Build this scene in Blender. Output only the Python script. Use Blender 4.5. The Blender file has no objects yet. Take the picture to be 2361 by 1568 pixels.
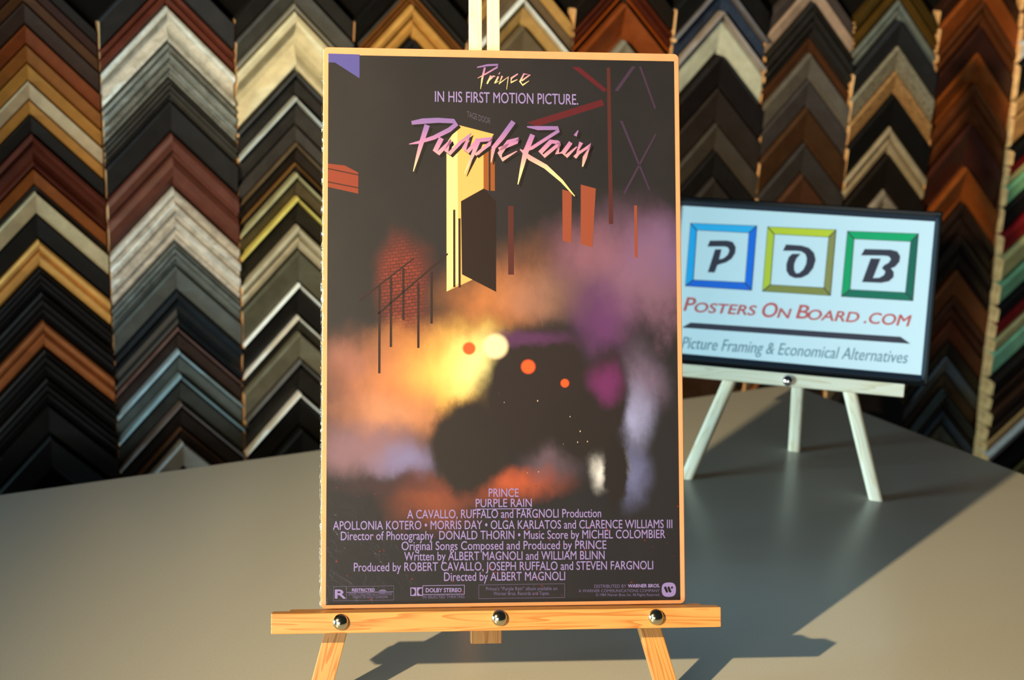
import bpy, bmesh, math, random
from mathutils import Vector, Matrix, noise

scene = bpy.context.scene
COL = scene.collection
TZ = 0.90                      # height of the worktable's top
random.seed(7)

# ------------------------------------------------------------------ camera
cam_d = bpy.data.cameras.new('camera')
cam = bpy.data.objects.new('camera', cam_d)
COL.objects.link(cam)
cam_d.sensor_fit = 'HORIZONTAL'
cam_d.sensor_width = 36.0
cam_d.lens = 3224.2 / 2361 * 36.0
cam_d.clip_start = 0.02
PITCH, ROLL = 0.2448, 0.0233
fwd = Vector((0, math.cos(PITCH), -math.sin(PITCH)))
upv = Vector((0, math.sin(PITCH), math.cos(PITCH)))
rgt = Vector((1, 0, 0))
right = math.cos(ROLL) * rgt + math.sin(ROLL) * upv
up = -math.sin(ROLL) * rgt + math.cos(ROLL) * upv
M = Matrix((right, up, -fwd)).transposed().to_4x4()
M.translation = Vector((0, 0, TZ + 0.5357))
cam.matrix_world = M
cam_d.dof.use_dof = True
cam_d.dof.focus_distance = 1.04
cam_d.dof.aperture_fstop = 8.0
scene.camera = cam

# ------------------------------------------------------------------ exposure, sky, lights
vs = scene.view_settings
vs.view_transform = 'Standard'
vs.look = 'None'
vs.exposure = 0.0
vs.gamma = 1.0
vs.use_curve_mapping = False

world = bpy.data.worlds.new('room_ambient')
scene.world = world
world.use_nodes = True
bg = world.node_tree.nodes['Background']
bg.inputs[0].default_value = (0.75, 0.92, 1.0, 1)
bg.inputs[1].default_value = 0.025


def aim(o, target):
    o.rotation_euler = (Vector(target) - o.location).to_track_quat('-Z', 'Y').to_euler()


def light(name, kind, loc, target, energy, colour, **kw):
    ld = bpy.data.lights.new(name, kind)
    ld.energy = energy
    ld.color = colour
    for k, v in kw.items():
        setattr(ld, k, v)
    o = bpy.data.objects.new(name, ld)
    COL.objects.link(o)
    o.location = loc
    aim(o, target)
    return o


# warm work lamp up on the left, throwing the crisp poster shadow on the table
light('work_lamp', 'SPOT', (-0.8825, -0.0423, TZ + 0.8185), (-0.2025, 0.6577, TZ + 0.6185), 300, (1.0, 0.76, 0.40),
      spot_size=math.radians(70), spot_blend=1.0, shadow_soft_size=0.013)
# cool daylight of the side window on the left, almost along the back wall
light('side_window_daylight', 'AREA', (-4.3, -0.30, TZ + 0.36), (0.35, 1.5, TZ + 0.18), 325, (0.54, 0.88, 1.0),
      shape='RECTANGLE', size=1.4, size_y=0.7)
# soft fill added behind the camera to light the wall of samples
light('front_fill_light', 'AREA', (-1.1, -1.7, TZ + 0.34), (0.1, 2.1, TZ + 0.3), 50, (0.98, 1.0, 0.92),
      shape='RECTANGLE', size=1.6, size_y=0.5)

# ---- measured layout, metres: heights are above the tabletop
SAMPLES = [
 (1, -0.9835, 0.0803, 0.5583, 0.0168, 'flat', (22, 18, 17), None, 'near-black'),
 (1, -0.9835, 0.0803, 0.5415, 0.0155, 'flat', (48, 24, 19), None, 'very dark reddish-brown'),
 (1, -0.9835, 0.0803, 0.5261, 0.016, 'flat', (72, 44, 22), None, 'plain mid-brown'),
 (1, -0.9835, 0.0803, 0.5101, 0.0254, 'flat', (50, 36, 30), None, 'dark walnut-brown'),
 (1, -0.9835, 0.0803, 0.4847, 0.0226, 'flat', (105, 48, 17), None, 'rust-orange stained'),
 (1, -0.9835, 0.0803, 0.4621, 0.0213, 'flat', (122, 72, 28), None, 'caramel-brown'),
 (1, -0.9835, 0.0803, 0.4408, 0.0204, 'flat', (152, 106, 46), None, 'honey-oak'),
 (1, -0.9835, 0.0803, 0.4204, 0.0215, 'flat', (168, 148, 118), None, 'plain cream'),
 (1, -0.9835, 0.0803, 0.3988, 0.0176, 'flat', (160, 112, 52), None, 'golden oak'),
 (1, -0.9835, 0.0803, 0.3812, 0.0218, 'flat', (20, 19, 19), None, 'flat black'),
 (1, -0.9835, 0.0803, 0.3594, 0.0414, 'scoop', (72, 31, 20), None, 'dark cherry-red scooped'),
 (1, -0.9835, 0.0803, 0.3179, 0.0196, 'flat', (116, 62, 21), None, 'burnt-orange'),
 (1, -0.9835, 0.0803, 0.2983, 0.0073, 'flat', (40, 38, 36), None, 'narrow charcoal'),
 (1, -0.9835, 0.0803, 0.291, 0.0276, 'flat', (165, 150, 118), None, 'wide cream'),
 (1, -0.9835, 0.0803, 0.2634, 0.0299, 'flat', (17, 17, 17), None, 'wide black'),
 (1, -0.9835, 0.0803, 0.2335, 0.035, 'double', (190, 140, 75), None, 'two-step golden pine'),
 (1, -0.9835, 0.0803, 0.1985, 0.0284, 'ridges', (26, 25, 26), (60, 60, 60), 'black ridged'),
 (1, -0.9835, 0.0803, 0.1701, 0.0362, 'ridges', (24, 22, 22), (62, 58, 56), 'black grooved'),
 (1, -0.9835, 0.0803, 0.1339, 0.0355, 'double', (135, 78, 42), None, 'chestnut-brown two-step'),
 (1, -0.9835, 0.0803, 0.0985, 0.0364, 'ridges', (22, 21, 20), (58, 58, 54), 'black twin-lined'),
 (1, -0.9835, 0.0803, 0.0621, 0.0345, 'ridges', (20, 19, 18), (44, 44, 42), 'dim black lined'),
 (1, -0.9835, 0.0803, 0.0276, 0.0394, 'flat', (17, 16, 15), None, 'plain black'),
 (1, -0.9835, 0.0803, -0.0118, 0.0455, 'flat', (15, 14, 14), None, 'black'),
 (2, -0.82, 0.0808, 0.5707, 0.0351, 'flat', (40, 40, 42), None, 'dark grey'),
 (2, -0.82, 0.0808, 0.5356, 0.0273, 'double', (88, 44, 34), None, 'mahogany two-step'),
 (2, -0.82, 0.0808, 0.5082, 0.0429, 'scoop', (196, 196, 184), (150, 120, 90), 'weathered silver-white'),
 (2, -0.82, 0.0808, 0.4653, 0.043, 'ridges', (118, 122, 118), (85, 70, 55), 'weathered mid-grey'),
 (2, -0.82, 0.0808, 0.4223, 0.0267, 'ridges', (60, 60, 58), None, 'dark charcoal ribbed'),
 (2, -0.82, 0.0808, 0.3957, 0.0385, 'flat', (32, 32, 34), None, 'plain black'),
 (2, -0.82, 0.0808, 0.3572, 0.0675, 'double', (86, 50, 42), None, 'reddish mahogany'),
 (2, -0.82, 0.0808, 0.2897, 0.0693, 'ridges', (180, 176, 168), (140, 100, 65), 'silver and brown striped'),
 (2, -0.82, 0.0808, 0.2204, 0.0299, 'ridges', (96, 106, 108), None, 'blue-grey weathered'),
 (2, -0.82, 0.0808, 0.1905, 0.0313, 'flat', (76, 82, 82), None, 'dark slate-grey'),
 (2, -0.82, 0.0808, 0.1592, 0.0474, 'scoop', (24, 30, 36), None, 'navy-black scooped'),
 (2, -0.82, 0.0808, 0.1118, 0.0308, 'bead_out', (46, 36, 34), (92, 70, 66), 'dark brown with a pinkish edge'),
 (2, -0.82, 0.0808, 0.0811, 0.031, 'bead_out', (74, 84, 86), (140, 165, 178), 'blue-silver edged'),
 (2, -0.82, 0.0808, 0.05, 0.0377, 'bead_out', (50, 54, 54), (110, 130, 136), 'charcoal with a blue-silver edge'),
 (2, -0.82, 0.0808, 0.0123, 0.0352, 'bead_out', (30, 24, 22), (95, 86, 84), 'black-brown with a grey edge'),
 (2, -0.82, 0.0808, -0.0229, 0.0183, 'bead_out', (30, 24, 20), (86, 62, 46), 'black with a brown edge'),
 (2, -0.82, 0.0808, -0.0412, 0.0351, 'flat', (140, 138, 136), None, 'pale grey'),
 (3, -0.6605, 0.0763, 0.5705, 0.0271, 'flat', (30, 30, 30), None, 'black'),
 (3, -0.6605, 0.0763, 0.5434, 0.039, 'bead_in', (64, 64, 62), (120, 118, 108), 'wide charcoal with a thin pale edge'),
 (3, -0.6605, 0.0763, 0.5044, 0.0733, 'scoop', (190, 182, 152), None, 'large antique-cream scooped'),
 (3, -0.6605, 0.0763, 0.4311, 0.032, 'bead_out', (38, 37, 37), (62, 62, 62), 'soft black with a charcoal edge'),
 (3, -0.6605, 0.0763, 0.3991, 0.0373, 'bead_out', (48, 47, 46), (165, 170, 166), 'black with a silver beaded edge'),
 (3, -0.6605, 0.0763, 0.3618, 0.0204, 'flat', (58, 56, 56), None, 'plain charcoal'),
 (3, -0.6605, 0.0763, 0.3414, 0.0272, 'bead_out', (32, 26, 22), (84, 70, 52), 'black-brown with a bronze edge'),
 (3, -0.6605, 0.0763, 0.3141, 0.0123, 'bead_out', (34, 28, 22), (120, 88, 50), 'black with a copper-brown edge'),
 (3, -0.6605, 0.0763, 0.3018, 0.0304, 'bead_out', (70, 62, 44), (150, 146, 112), 'olive-bronze with a pale edge'),
 (3, -0.6605, 0.0763, 0.2715, 0.0374, 'bead_out', (30, 27, 20), (190, 176, 95), 'black with a bright gold beaded edge'),
 (3, -0.6605, 0.0763, 0.234, 0.0326, 'double', (152, 146, 126), None, 'pale pewter two-step'),
 (3, -0.6605, 0.0763, 0.2014, 0.0434, 'flat', (74, 74, 62), None, 'dark pewter'),
 (3, -0.6605, 0.0763, 0.158, 0.0456, 'bead_out', (20, 19, 19), (235, 235, 208), 'black, silver edge with painted highlight, upper'),  # silver bead coloured with its window highlight, as in two more below
 (3, -0.6605, 0.0763, 0.1124, 0.0218, 'bead_out', (40, 38, 32), (235, 235, 208), 'bronze, silver edge with painted highlight, middle'),
 (3, -0.6605, 0.0763, 0.0905, 0.0363, 'flat', (92, 90, 76), None, 'grey-olive'),
 (3, -0.6605, 0.0763, 0.0543, 0.0463, 'bead_out', (30, 28, 26), (84, 80, 76), 'black with a grey edge'),
 (3, -0.6605, 0.0763, 0.008, 0.0499, 'bead_out', (20, 19, 18), (235, 236, 212), 'black, silver edge with painted highlight, lower'),
 (3, -0.6605, 0.0763, -0.042, 0.04, 'flat', (18, 18, 18), None, 'black'),
 (4, -0.5025, 0.0793, 0.5726, 0.0288, 'flat', (18, 18, 18), None, 'black'),
 (4, -0.5025, 0.0793, 0.5438, 0.0109, 'bead_in', (30, 30, 30), (78, 80, 80), 'black with a grey inner edge'),
 (4, -0.5025, 0.0793, 0.5329, 0.0175, 'double', (102, 64, 30), (54, 52, 52), 'brown and charcoal'),
 (4, -0.5025, 0.0793, 0.5154, 0.0431, 'double', (172, 128, 66), None, 'gold scooped'),
 (4, -0.5025, 0.0793, 0.4724, 0.0402, 'flat', (26, 26, 28), None, 'black'),
 (4, -0.5025, 0.0793, 0.4322, 0.0794, 'flat', (80, 60, 36), None, 'brown'),
 (4, -0.5025, 0.0793, 0.3528, 0.0811, 'flat', (40, 38, 36), None, 'charcoal'),
 (4, -0.5025, 0.0793, 0.2717, 0.0828, 'flat', (130, 100, 60), None, 'gold-brown'),
 (4, -0.5025, 0.0793, 0.1889, 0.0846, 'flat', (30, 28, 28), None, 'black'),
 (4, -0.5025, 0.0793, 0.1043, 0.0864, 'flat', (90, 88, 80), None, 'grey'),
 (4, -0.5025, 0.0793, 0.0179, 0.0883, 'flat', (28, 26, 24), None, 'black'),
 (5, -0.342, 0.0788, 0.5718, 0.0208, 'flat', (164, 132, 82), None, 'gold-tan'),
 (5, -0.342, 0.0788, 0.5509, 0.0238, 'flat', (96, 82, 66), None, 'wide taupe'),
 (5, -0.342, 0.0788, 0.5271, 0.0365, 'bead_out', (160, 132, 84), (190, 192, 190), 'antique gold with a silver edge'),
 (5, -0.342, 0.0788, 0.4906, 0.0531, 'flat', (92, 82, 66), None, 'taupe inner'),
 (5, -0.342, 0.0788, 0.4374, 0.0882, 'flat', (60, 50, 42), None, 'dark brown'),
 (5, -0.342, 0.0788, 0.3492, 0.0841, 'flat', (150, 140, 120), None, 'pale'),
 (5, -0.342, 0.0788, 0.2651, 0.0859, 'flat', (34, 32, 32), None, 'black'),
 (5, -0.342, 0.0788, 0.1792, 0.0878, 'flat', (110, 70, 36), None, 'brown'),
 (5, -0.342, 0.0788, 0.0914, 0.0897, 'flat', (50, 48, 46), None, 'charcoal'),
 (5, -0.342, 0.0788, 0.0017, 0.0917, 'flat', (90, 60, 34), None, 'brown'),
 (6, -0.1813, 0.0795, 0.5938, 0.0309, 'flat', (24, 20, 18), None, 'black'),
 (6, -0.1813, 0.0795, 0.5629, 0.0258, 'double', (66, 26, 16), (24, 22, 22), 'dark red-brown'),
 (6, -0.1813, 0.0795, 0.5371, 0.0153, 'bead_out', (44, 28, 20), (132, 64, 22), 'dark brown with an orange edge'),
 (6, -0.1813, 0.0795, 0.5218, 0.0499, 'slope', (116, 58, 26), None, 'glowing mahogany'),
 (6, -0.1813, 0.0795, 0.4719, 0.0469, 'flat', (120, 116, 106), None, 'grey'),
 (6, -0.1813, 0.0795, 0.425, 0.0794, 'flat', (60, 30, 18), None, 'mahogany'),
 (6, -0.1813, 0.0795, 0.3457, 0.0872, 'flat', (36, 30, 28), None, 'black'),
 (6, -0.1813, 0.0795, 0.2585, 0.0891, 'flat', (120, 60, 26), None, 'orange-brown'),
 (6, -0.1813, 0.0795, 0.1694, 0.091, 'flat', (48, 42, 38), None, 'charcoal'),
 (6, -0.1813, 0.0795, 0.0784, 0.093, 'flat', (90, 50, 28), None, 'brown'),
 (6, -0.1813, 0.0795, -0.0146, 0.095, 'flat', (32, 28, 26), None, 'black'),
 (7, -0.0193, 0.08, 0.596, 0.0411, 'flat', (24, 24, 25), None, 'black'),
 (7, -0.0193, 0.08, 0.5549, 0.0409, 'bead_out', (50, 62, 84), (92, 90, 96), 'dark blue weathered'),
 (7, -0.0193, 0.08, 0.5141, 0.0617, 'bead_out', (206, 210, 190), (130, 122, 122), 'white with a mauve-grey outer edge'),
 (7, -0.0193, 0.08, 0.4523, 0.0469, 'flat', (28, 24, 25), None, 'wide black'),
 (7, -0.0193, 0.08, 0.4054, 0.0525, 'flat', (46, 39, 36), None, 'dark chocolate'),
 (7, -0.0193, 0.08, 0.3529, 0.0397, 'flat', (66, 59, 51), None, 'olive-brown'),
 (7, -0.0193, 0.08, 0.3132, 0.0387, 'flat', (27, 24, 24), None, 'black'),
 (7, -0.0193, 0.08, 0.2745, 0.0752, 'flat', (44, 38, 35), None, 'dark brown'),
 (7, -0.0193, 0.08, 0.1993, 0.0934, 'flat', (70, 60, 50), None, 'brown'),
 (7, -0.0193, 0.08, 0.1059, 0.0954, 'flat', (34, 32, 32), None, 'black'),
 (7, -0.0193, 0.08, 0.0106, 0.0904, 'flat', (60, 40, 28), None, 'brown'),
 (8, 0.1445, 0.0813, 0.5793, 0.0219, 'flat', (72, 64, 62), None, 'mauve-charcoal'),
 (8, 0.1445, 0.0813, 0.5574, 0.0265, 'flat', (176, 150, 130), None, 'pinkish-beige'),
 (8, 0.1445, 0.0813, 0.5309, 0.0547, 'ridges', (40, 37, 35), (66, 62, 60), 'black ribbed'),
 (8, 0.1445, 0.0813, 0.4763, 0.0218, 'flat', (78, 47, 29), None, 'thin brown'),
 (8, 0.1445, 0.0813, 0.4544, 0.0388, 'flat', (98, 92, 82), None, 'grey-taupe'),
 (8, 0.1445, 0.0813, 0.4157, 0.0417, 'flat', (68, 62, 60), None, 'charcoal'),
 (8, 0.1445, 0.0813, 0.374, 0.054, 'flat', (70, 45, 27), None, 'wide coffee-brown'),
 (8, 0.1445, 0.0813, 0.3199, 0.0467, 'flat', (58, 53, 50), None, 'dark charcoal'),
 (8, 0.1445, 0.0813, 0.2732, 0.0689, 'flat', (76, 47, 31), None, 'russet-brown'),
 (8, 0.1445, 0.0813, 0.2044, 0.0963, 'flat', (40, 36, 34), None, 'black'),
 (8, 0.1445, 0.0813, 0.1081, 0.1055, 'flat', (120, 100, 80), None, 'taupe'),
 (8, 0.1445, 0.0813, 0.0026, 0.1226, 'bead_out', (30, 25, 22), (98, 58, 32), 'dark brown'),
 (9, 0.311, 0.0828, 0.5838, 0.024, 'ridges', (80, 60, 24), (110, 84, 40), 'bronze ribbed'),
 (9, 0.311, 0.0828, 0.5599, 0.0248, 'ridges', (98, 72, 28), None, 'dark gold'),
 (9, 0.311, 0.0828, 0.5351, 0.0295, 'double', (122, 130, 122), (132, 134, 100), 'silver-green'),
 (9, 0.311, 0.0828, 0.5056, 0.0396, 'flat', (46, 46, 48), None, 'wide charcoal'),
 (9, 0.311, 0.0828, 0.466, 0.0386, 'flat', (152, 142, 118), None, 'silver speckled'),
 (9, 0.311, 0.0828, 0.4274, 0.0349, 'flat', (180, 134, 84), None, 'gold speckled'),
 (9, 0.311, 0.0828, 0.3924, 0.0509, 'flat', (25, 23, 22), None, 'wide black'),
 (9, 0.311, 0.0828, 0.3416, 0.0425, 'double', (184, 164, 130), None, 'cream two-step'),
 (9, 0.311, 0.0828, 0.2991, 0.0568, 'flat', (36, 28, 24), None, 'black-brown'),
 (9, 0.311, 0.0828, 0.2423, 0.0674, 'double', (166, 152, 132), None, 'pale driftwood'),
 (9, 0.311, 0.0828, 0.1749, 0.1073, 'flat', (34, 30, 28), None, 'black'),
 (9, 0.311, 0.0828, 0.0677, 0.1024, 'flat', (120, 110, 90), None, 'taupe'),
 (9, 0.311, 0.0828, -0.0347, 0.1349, 'flat', (30, 26, 25), None, 'black'),
 (10, 0.481, 0.0848, 0.6051, 0.0267, 'flat', (58, 32, 20), None, 'dark brown'),
 (10, 0.481, 0.0848, 0.5784, 0.0403, 'flat', (150, 74, 28), None, 'orange-brown, topmost'),
 (10, 0.481, 0.0848, 0.5381, 0.0407, 'double', (96, 50, 23), None, 'chestnut'),
 (10, 0.481, 0.0848, 0.4974, 0.0424, 'flat', (62, 32, 25), None, 'dark mahogany'),
 (10, 0.481, 0.0848, 0.455, 0.047, 'slope', (150, 76, 28), None, 'bright orange-brown, upper'),
 (10, 0.481, 0.0848, 0.408, 0.0664, 'double', (102, 52, 23), (60, 38, 26), 'brown two-step'),
 (10, 0.481, 0.0848, 0.3416, 0.071, 'slope', (78, 38, 30), None, 'reddish mahogany'),
 (10, 0.481, 0.0848, 0.2706, 0.0575, 'slope', (150, 76, 29), None, 'bright orange-brown, lower'),
 (10, 0.481, 0.0848, 0.2131, 0.0546, 'double', (44, 28, 22), None, 'blackish brown'),
 (10, 0.481, 0.0848, 0.1585, 0.0589, 'double', (40, 25, 20), None, 'black-brown'),
 (10, 0.481, 0.0848, 0.0996, 0.0447, 'flat', (125, 64, 28), None, 'orange-brown stained'),
 (10, 0.481, 0.0848, 0.0549, 0.0413, 'double', (84, 42, 26), None, 'russet'),
 (10, 0.481, 0.0848, 0.0136, 0.0356, 'flat', (100, 44, 22), None, 'red-brown'),
 (10, 0.481, 0.0848, -0.0219, 0.0289, 'flat', (42, 30, 24), None, 'dark brown'),
 (10, 0.481, 0.0848, -0.0509, 0.0291, 'flat', (112, 112, 110), None, 'mid-grey'),
 (10, 0.481, 0.0848, -0.08, 0.027, 'flat', (96, 64, 44), None, 'warm brown'),
 (10, 0.481, 0.0848, -0.107, 0.0349, 'ridges', (76, 70, 60), None, 'dark grey-brown'),
 (10, 0.481, 0.0848, -0.1419, 0.0297, 'ridges', (104, 106, 110), (66, 66, 64), 'blue-grey twin-lined'),
 (10, 0.481, 0.0848, -0.1715, 0.0306, 'flat', (110, 102, 86), None, 'taupe'),
 (10, 0.481, 0.0848, -0.2022, 0.0515, 'flat', (64, 56, 48), None, 'dark taupe'),
]
PANEL = [
 (0.5702, 0.0511, 0.03, (96, 56, 32), 'brown'),
 (0.5191, 0.0247, 0.03, (112, 34, 28), 'dull red'),
 (0.4944, 0.0235, 0.03, (158, 116, 86), 'pinkish tan'),
 (0.471, 0.0333, 0.032, (192, 192, 196), 'silver-white'),
 (0.4376, 0.0617, 0.03, (18, 15, 14), 'wide black'),
 (0.3763, 0.0254, 0.036, (168, 124, 74), 'gold with a grey line'),
 (0.3509, 0.0527, 0.036, (152, 108, 62), 'wide tan'),
 (0.2982, 0.0273, 0.036, (18, 16, 15), 'black, above the upper red one'),
 (0.2707, 0.0195, 0.034, (100, 16, 19), 'dark red, upper'),
 (0.2512, 0.0152, 0.034, (170, 158, 112), 'cream, upper'),
 (0.2359, 0.035, 0.034, (106, 152, 112), 'mint-green, upper'),
 (0.2013, 0.0463, 0.036, (18, 15, 14), 'black, middle'),
 (0.1554, 0.0363, 0.038, (108, 16, 19), 'dark red, middle'),
 (0.1191, 0.0448, 0.038, (164, 146, 96), 'cream, middle'),
 (0.0748, 0.0406, 0.04, (106, 142, 106), 'mint-green, middle'),
 (0.0351, 0.0295, 0.044, (20, 15, 14), 'black, below the middle green one'),
 (0.0061, 0.0289, 0.046, (104, 16, 18), 'dark red, lower'),
 (-0.0228, 0.0229, 0.046, (168, 148, 100), 'cream, lower'),
 (-0.0457, 0.0469, 0.046, (122, 162, 126), 'mint-green, lower'),
 (-0.0916, 0.0294, 0.05, (32, 19, 15), 'black-brown, below the lowest green one'),
 (-0.1204, 0.0264, 0.052, (52, 28, 17), 'dark brown'),
 (-0.1462, 0.0281, 0.054, (66, 35, 19), 'ridged brown'),
 (-0.1743, 0.0283, 0.054, (62, 33, 18), 'reddish-brown'),
 (-0.202, 0.0189, 0.056, (196, 136, 80), 'light pine'),
 (-0.2209, 0.019, 0.056, (190, 176, 166), 'white'),
 (-0.2433, 0.065, 0.046, (16, 14, 12), 'wide black, below the lowest white one'),
 (-0.3083, 0.0364, 0.046, (84, 64, 34), 'olive-brown'),
 (-0.3447, 0.0474, 0.046, (190, 184, 168), 'off-white'),
]
CREDITS = [
 ('IN HIS FIRST MOTION PICTURE.', -0.05333, 0.05917, 0.3906, 0.39004, 0.00827, 'lav'),
 ('PRINCE', -0.0122, 0.01088, 0.08372, 0.08354, 0.00631, 'lav'),
 ('PURPLE RAIN', -0.02223, 0.0209, 0.07586, 0.07582, 0.0063, 'lav'),
 ('A CAVALLO, RUFFALO and FARGNOLI Production', -0.07465, 0.07475, 0.06776, 0.06735, 0.00645, 'lav'),
 ('APOLLONIA KOTERO • MORRIS DAY • OLGA KARLATOS and CLARENCE WILLIAMS III', -0.13082, 0.13036, 0.05977, 0.05848, 0.00645, 'lav'),
 ('Director of Photography  DONALD THORIN • Music Score by MICHEL COLOMBIER', -0.1249, 0.12482, 0.05186, 0.05085, 0.00644, 'lav'),
 ('Original Songs Composed and Produced by PRINCE', -0.07891, 0.0786, 0.04382, 0.04303, 0.00644, 'lav'),
 ('Written by ALBERT MAGNOLI and WILLIAM BLINN', -0.07693, 0.07718, 0.03593, 0.03508, 0.00643, 'lav'),
 ('Produced by ROBERT CAVALLO, JOSEPH RUFFALO and STEVEN FARGNOLI', -0.115, 0.11503, 0.02822, 0.02698, 0.00643, 'lav'),
 ('Directed by ALBERT MAGNOLI', -0.04655, 0.04642, 0.02014, 0.01957, 0.00642, 'lav'),
 ('RESTRICTED', -0.11626, -0.09923, 0.01323, 0.013, 0.00212, 'boldlav'),
 ('UNDER 17 REQUIRES ACCOMPANYING', -0.11886, -0.0861, 0.01034, 0.01004, 0.00196, 'dim'),
 ('PARENT OR ADULT GUARDIAN', -0.11559, -0.08938, 0.00801, 0.0078, 0.00195, 'dim'),
 ('R', -0.12897, -0.12114, 0.0082, 0.00809, 0.00635, 'boldlav'),
 ('DOLBY STEREO', -0.06043, -0.03332, 0.01181, 0.0116, 0.00295, 'boldlav'),
 ('IN SELECTED THEATRES', -0.06274, -0.03101, 0.00726, 0.00714, 0.00229, 'dim'),
 ("Prince's “Purple Rain” album available on", -0.01441, 0.04033, 0.01248, 0.01206, 0.00264, 'dim'),
 ('Warner Bros. Records and Tapes.', -0.00877, 0.03428, 0.00879, 0.00852, 0.00264, 'dim'),
 ('DISTRIBUTED BY', 0.06891, 0.09388, 0.01332, 0.01315, 0.00249, 'dim'),
 ('WARNER BROS.', 0.09523, 0.11997, 0.01329, 0.01312, 0.00249, 'boldlav'),
 ('A WARNER COMMUNICATIONS COMPANY', 0.05677, 0.11993, 0.01018, 0.00947, 0.00215, 'dim'),
 ('© 1984 Warner Bros. Inc. All Rights Reserved.', 0.0702, 0.1199, 0.00702, 0.00649, 0.00199, 'dim'),
]
TITLE = [[(-0.05941, 0.37202, 0.00143), (-0.06379, 0.3583, 0.00121), (-0.06715, 0.34632, 0.00077), (-0.07017, 0.33539, 0.000165)], [(-0.07154, 0.37355, 0.00099), (-0.06278, 0.37505, 0.00143), (-0.05097, 0.37591, 0.00132), (-0.0388, 0.37541, 0.00121), (-0.03677, 0.37305, 0.00121), (-0.04219, 0.36851, 0.00121), (-0.05435, 0.36218, 0.0011), (-0.06614, 0.35826, 0.00077), (-0.07354, 0.3568, 0.000165)], [(-0.04828, 0.36193, 0.00132), (-0.05335, 0.35161, 0.00121), (-0.05099, 0.3496, 0.0011), (-0.04085, 0.35998, 0.00099), (-0.04457, 0.35173, 0.0011), (-0.04221, 0.34971, 0.00099), (-0.03341, 0.35872, 0.00088), (-0.02527, 0.36602, 0.00022)], [(-0.02595, 0.36533, 0.00022), (-0.03071, 0.35397, 0.00121), (-0.02801, 0.35127, 0.00099), (-0.01952, 0.36131, 0.00099)], [(-0.01918, 0.36166, 0.00132), (-0.02327, 0.35065, 0.00099), (-0.03041, 0.33382, 0.000165)], [(-0.0219, 0.36025, 0.00099), (-0.00866, 0.36181, 0.0011), (-0.01105, 0.35766, 0.00099), (-0.02192, 0.34896, 0.00066)], [(0.00807, 0.37578, 0.00132), (-0.00083, 0.36329, 0.00132), (-0.00766, 0.35497, 0.0011), (-0.00973, 0.3433, 0.00022)], [(-0.00359, 0.35365, 0.00099), (0.01073, 0.35968, 0.00088), (0.0121, 0.3621, 0.00088), (0.00392, 0.35992, 0.00099), (-0.00292, 0.35023, 0.00121), (-0.0009, 0.34547, 0.00099), (0.0107, 0.35247, 0.00022)], [(0.01863, 0.37182, 0.00033), (0.02716, 0.37091, 0.0011), (0.04291, 0.37115, 0.00099), (0.04358, 0.36909, 0.00088), (0.0223, 0.35503, 0.00088), (0.01547, 0.35254, 0.00066)], [(0.02304, 0.36569, 0.00132), (0.01751, 0.35188, 0.00143), (0.01473, 0.34053, 0.00099), (0.01126, 0.32611, 0.00022)], [(0.01309, 0.35388, 0.00033), (0.0209, 0.34712, 0.00132), (0.03315, 0.34041, 0.00121), (0.04572, 0.32924, 0.00077), (0.05591, 0.31736, 0.00022)], [(0.04352, 0.35979, 0.00099), (0.03736, 0.36039, 0.00121), (0.02911, 0.35169, 0.00121), (0.03183, 0.34863, 0.00099), (0.04489, 0.35947, 0.00099), (0.0421, 0.35083, 0.0011), (0.04758, 0.35228, 0.00066)], [(0.05312, 0.35992, 0.0011), (0.04689, 0.35124, 0.00121), (0.04962, 0.34887, 0.00099), (0.0579, 0.35655, 0.00033)], [(0.05902, 0.36966, 0.00022), (0.05659, 0.36514, 0.00088)], [(0.06136, 0.36004, 0.0011), (0.05682, 0.34965, 0.0011), (0.0689, 0.35808, 0.0011), (0.06402, 0.34802, 0.0011), (0.06225, 0.34077, 0.00033)], [(0.05612, 0.34792, 0.00099), (0.06062, 0.35314, 0.00066)]]
BYLINE = [[(-0.01427, 0.41846, 0.00055), (-0.01634, 0.4098, 0.000495), (-0.01772, 0.40117, 0.00011)], [(-0.0204, 0.41834, 0.00033), (-0.01222, 0.42022, 0.00055), (-0.0037, 0.42073, 0.00055), (-0.00473, 0.41864, 0.000495), (-0.0136, 0.4133, 0.000385), (-0.02008, 0.40973, 0.00011)], [(-0.00952, 0.41199, 0.000495), (-0.01261, 0.40539, 0.000385)], [(-0.01226, 0.40712, 0.00033), (-0.00748, 0.41168, 0.00044), (-0.00612, 0.41136, 0.00022)], [(-0.00373, 0.41141, 0.000495), (-0.00647, 0.40584, 0.00044), (-0.00374, 0.40761, 0.00022)], [(-0.00235, 0.41488, 0.00011), (-0.00338, 0.41314, 0.00033)], [(-0.00066, 0.41181, 0.000495), (-0.00341, 0.40555, 0.00044), (0.00412, 0.4112, 0.00044), (0.00271, 0.40117, 0.00011)], [(0.01164, 0.41376, 0.00033), (0.0065, 0.41021, 0.000495), (0.00615, 0.40675, 0.000495), (0.01128, 0.40926, 0.000165)], [(0.0147, 0.40829, 0.000385), (0.02122, 0.41324, 0.00044), (0.01643, 0.41384, 0.00044), (0.01333, 0.40757, 0.000495), (0.01537, 0.40484, 0.00044), (0.02051, 0.40839, 0.00011)]]
RULES = [('outline', -0.13031, 0.01701, -0.08478, 0.00627, 0.00022), ('line', -0.12052, 0.01688, -0.12048, 0.00678, 0.00022), ('line', -0.1205, 0.01271, -0.08479, 0.01231, 0.000176), ('outline', -0.06274, 0.01675, -0.03101, 0.01009, 0.000396), ('outline', -0.02004, 0.01683, 0.046, 0.00637, 0.000264), ('line', -0.02223, 0.07454, 0.02089, 0.07432, 0.000308)]
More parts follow.
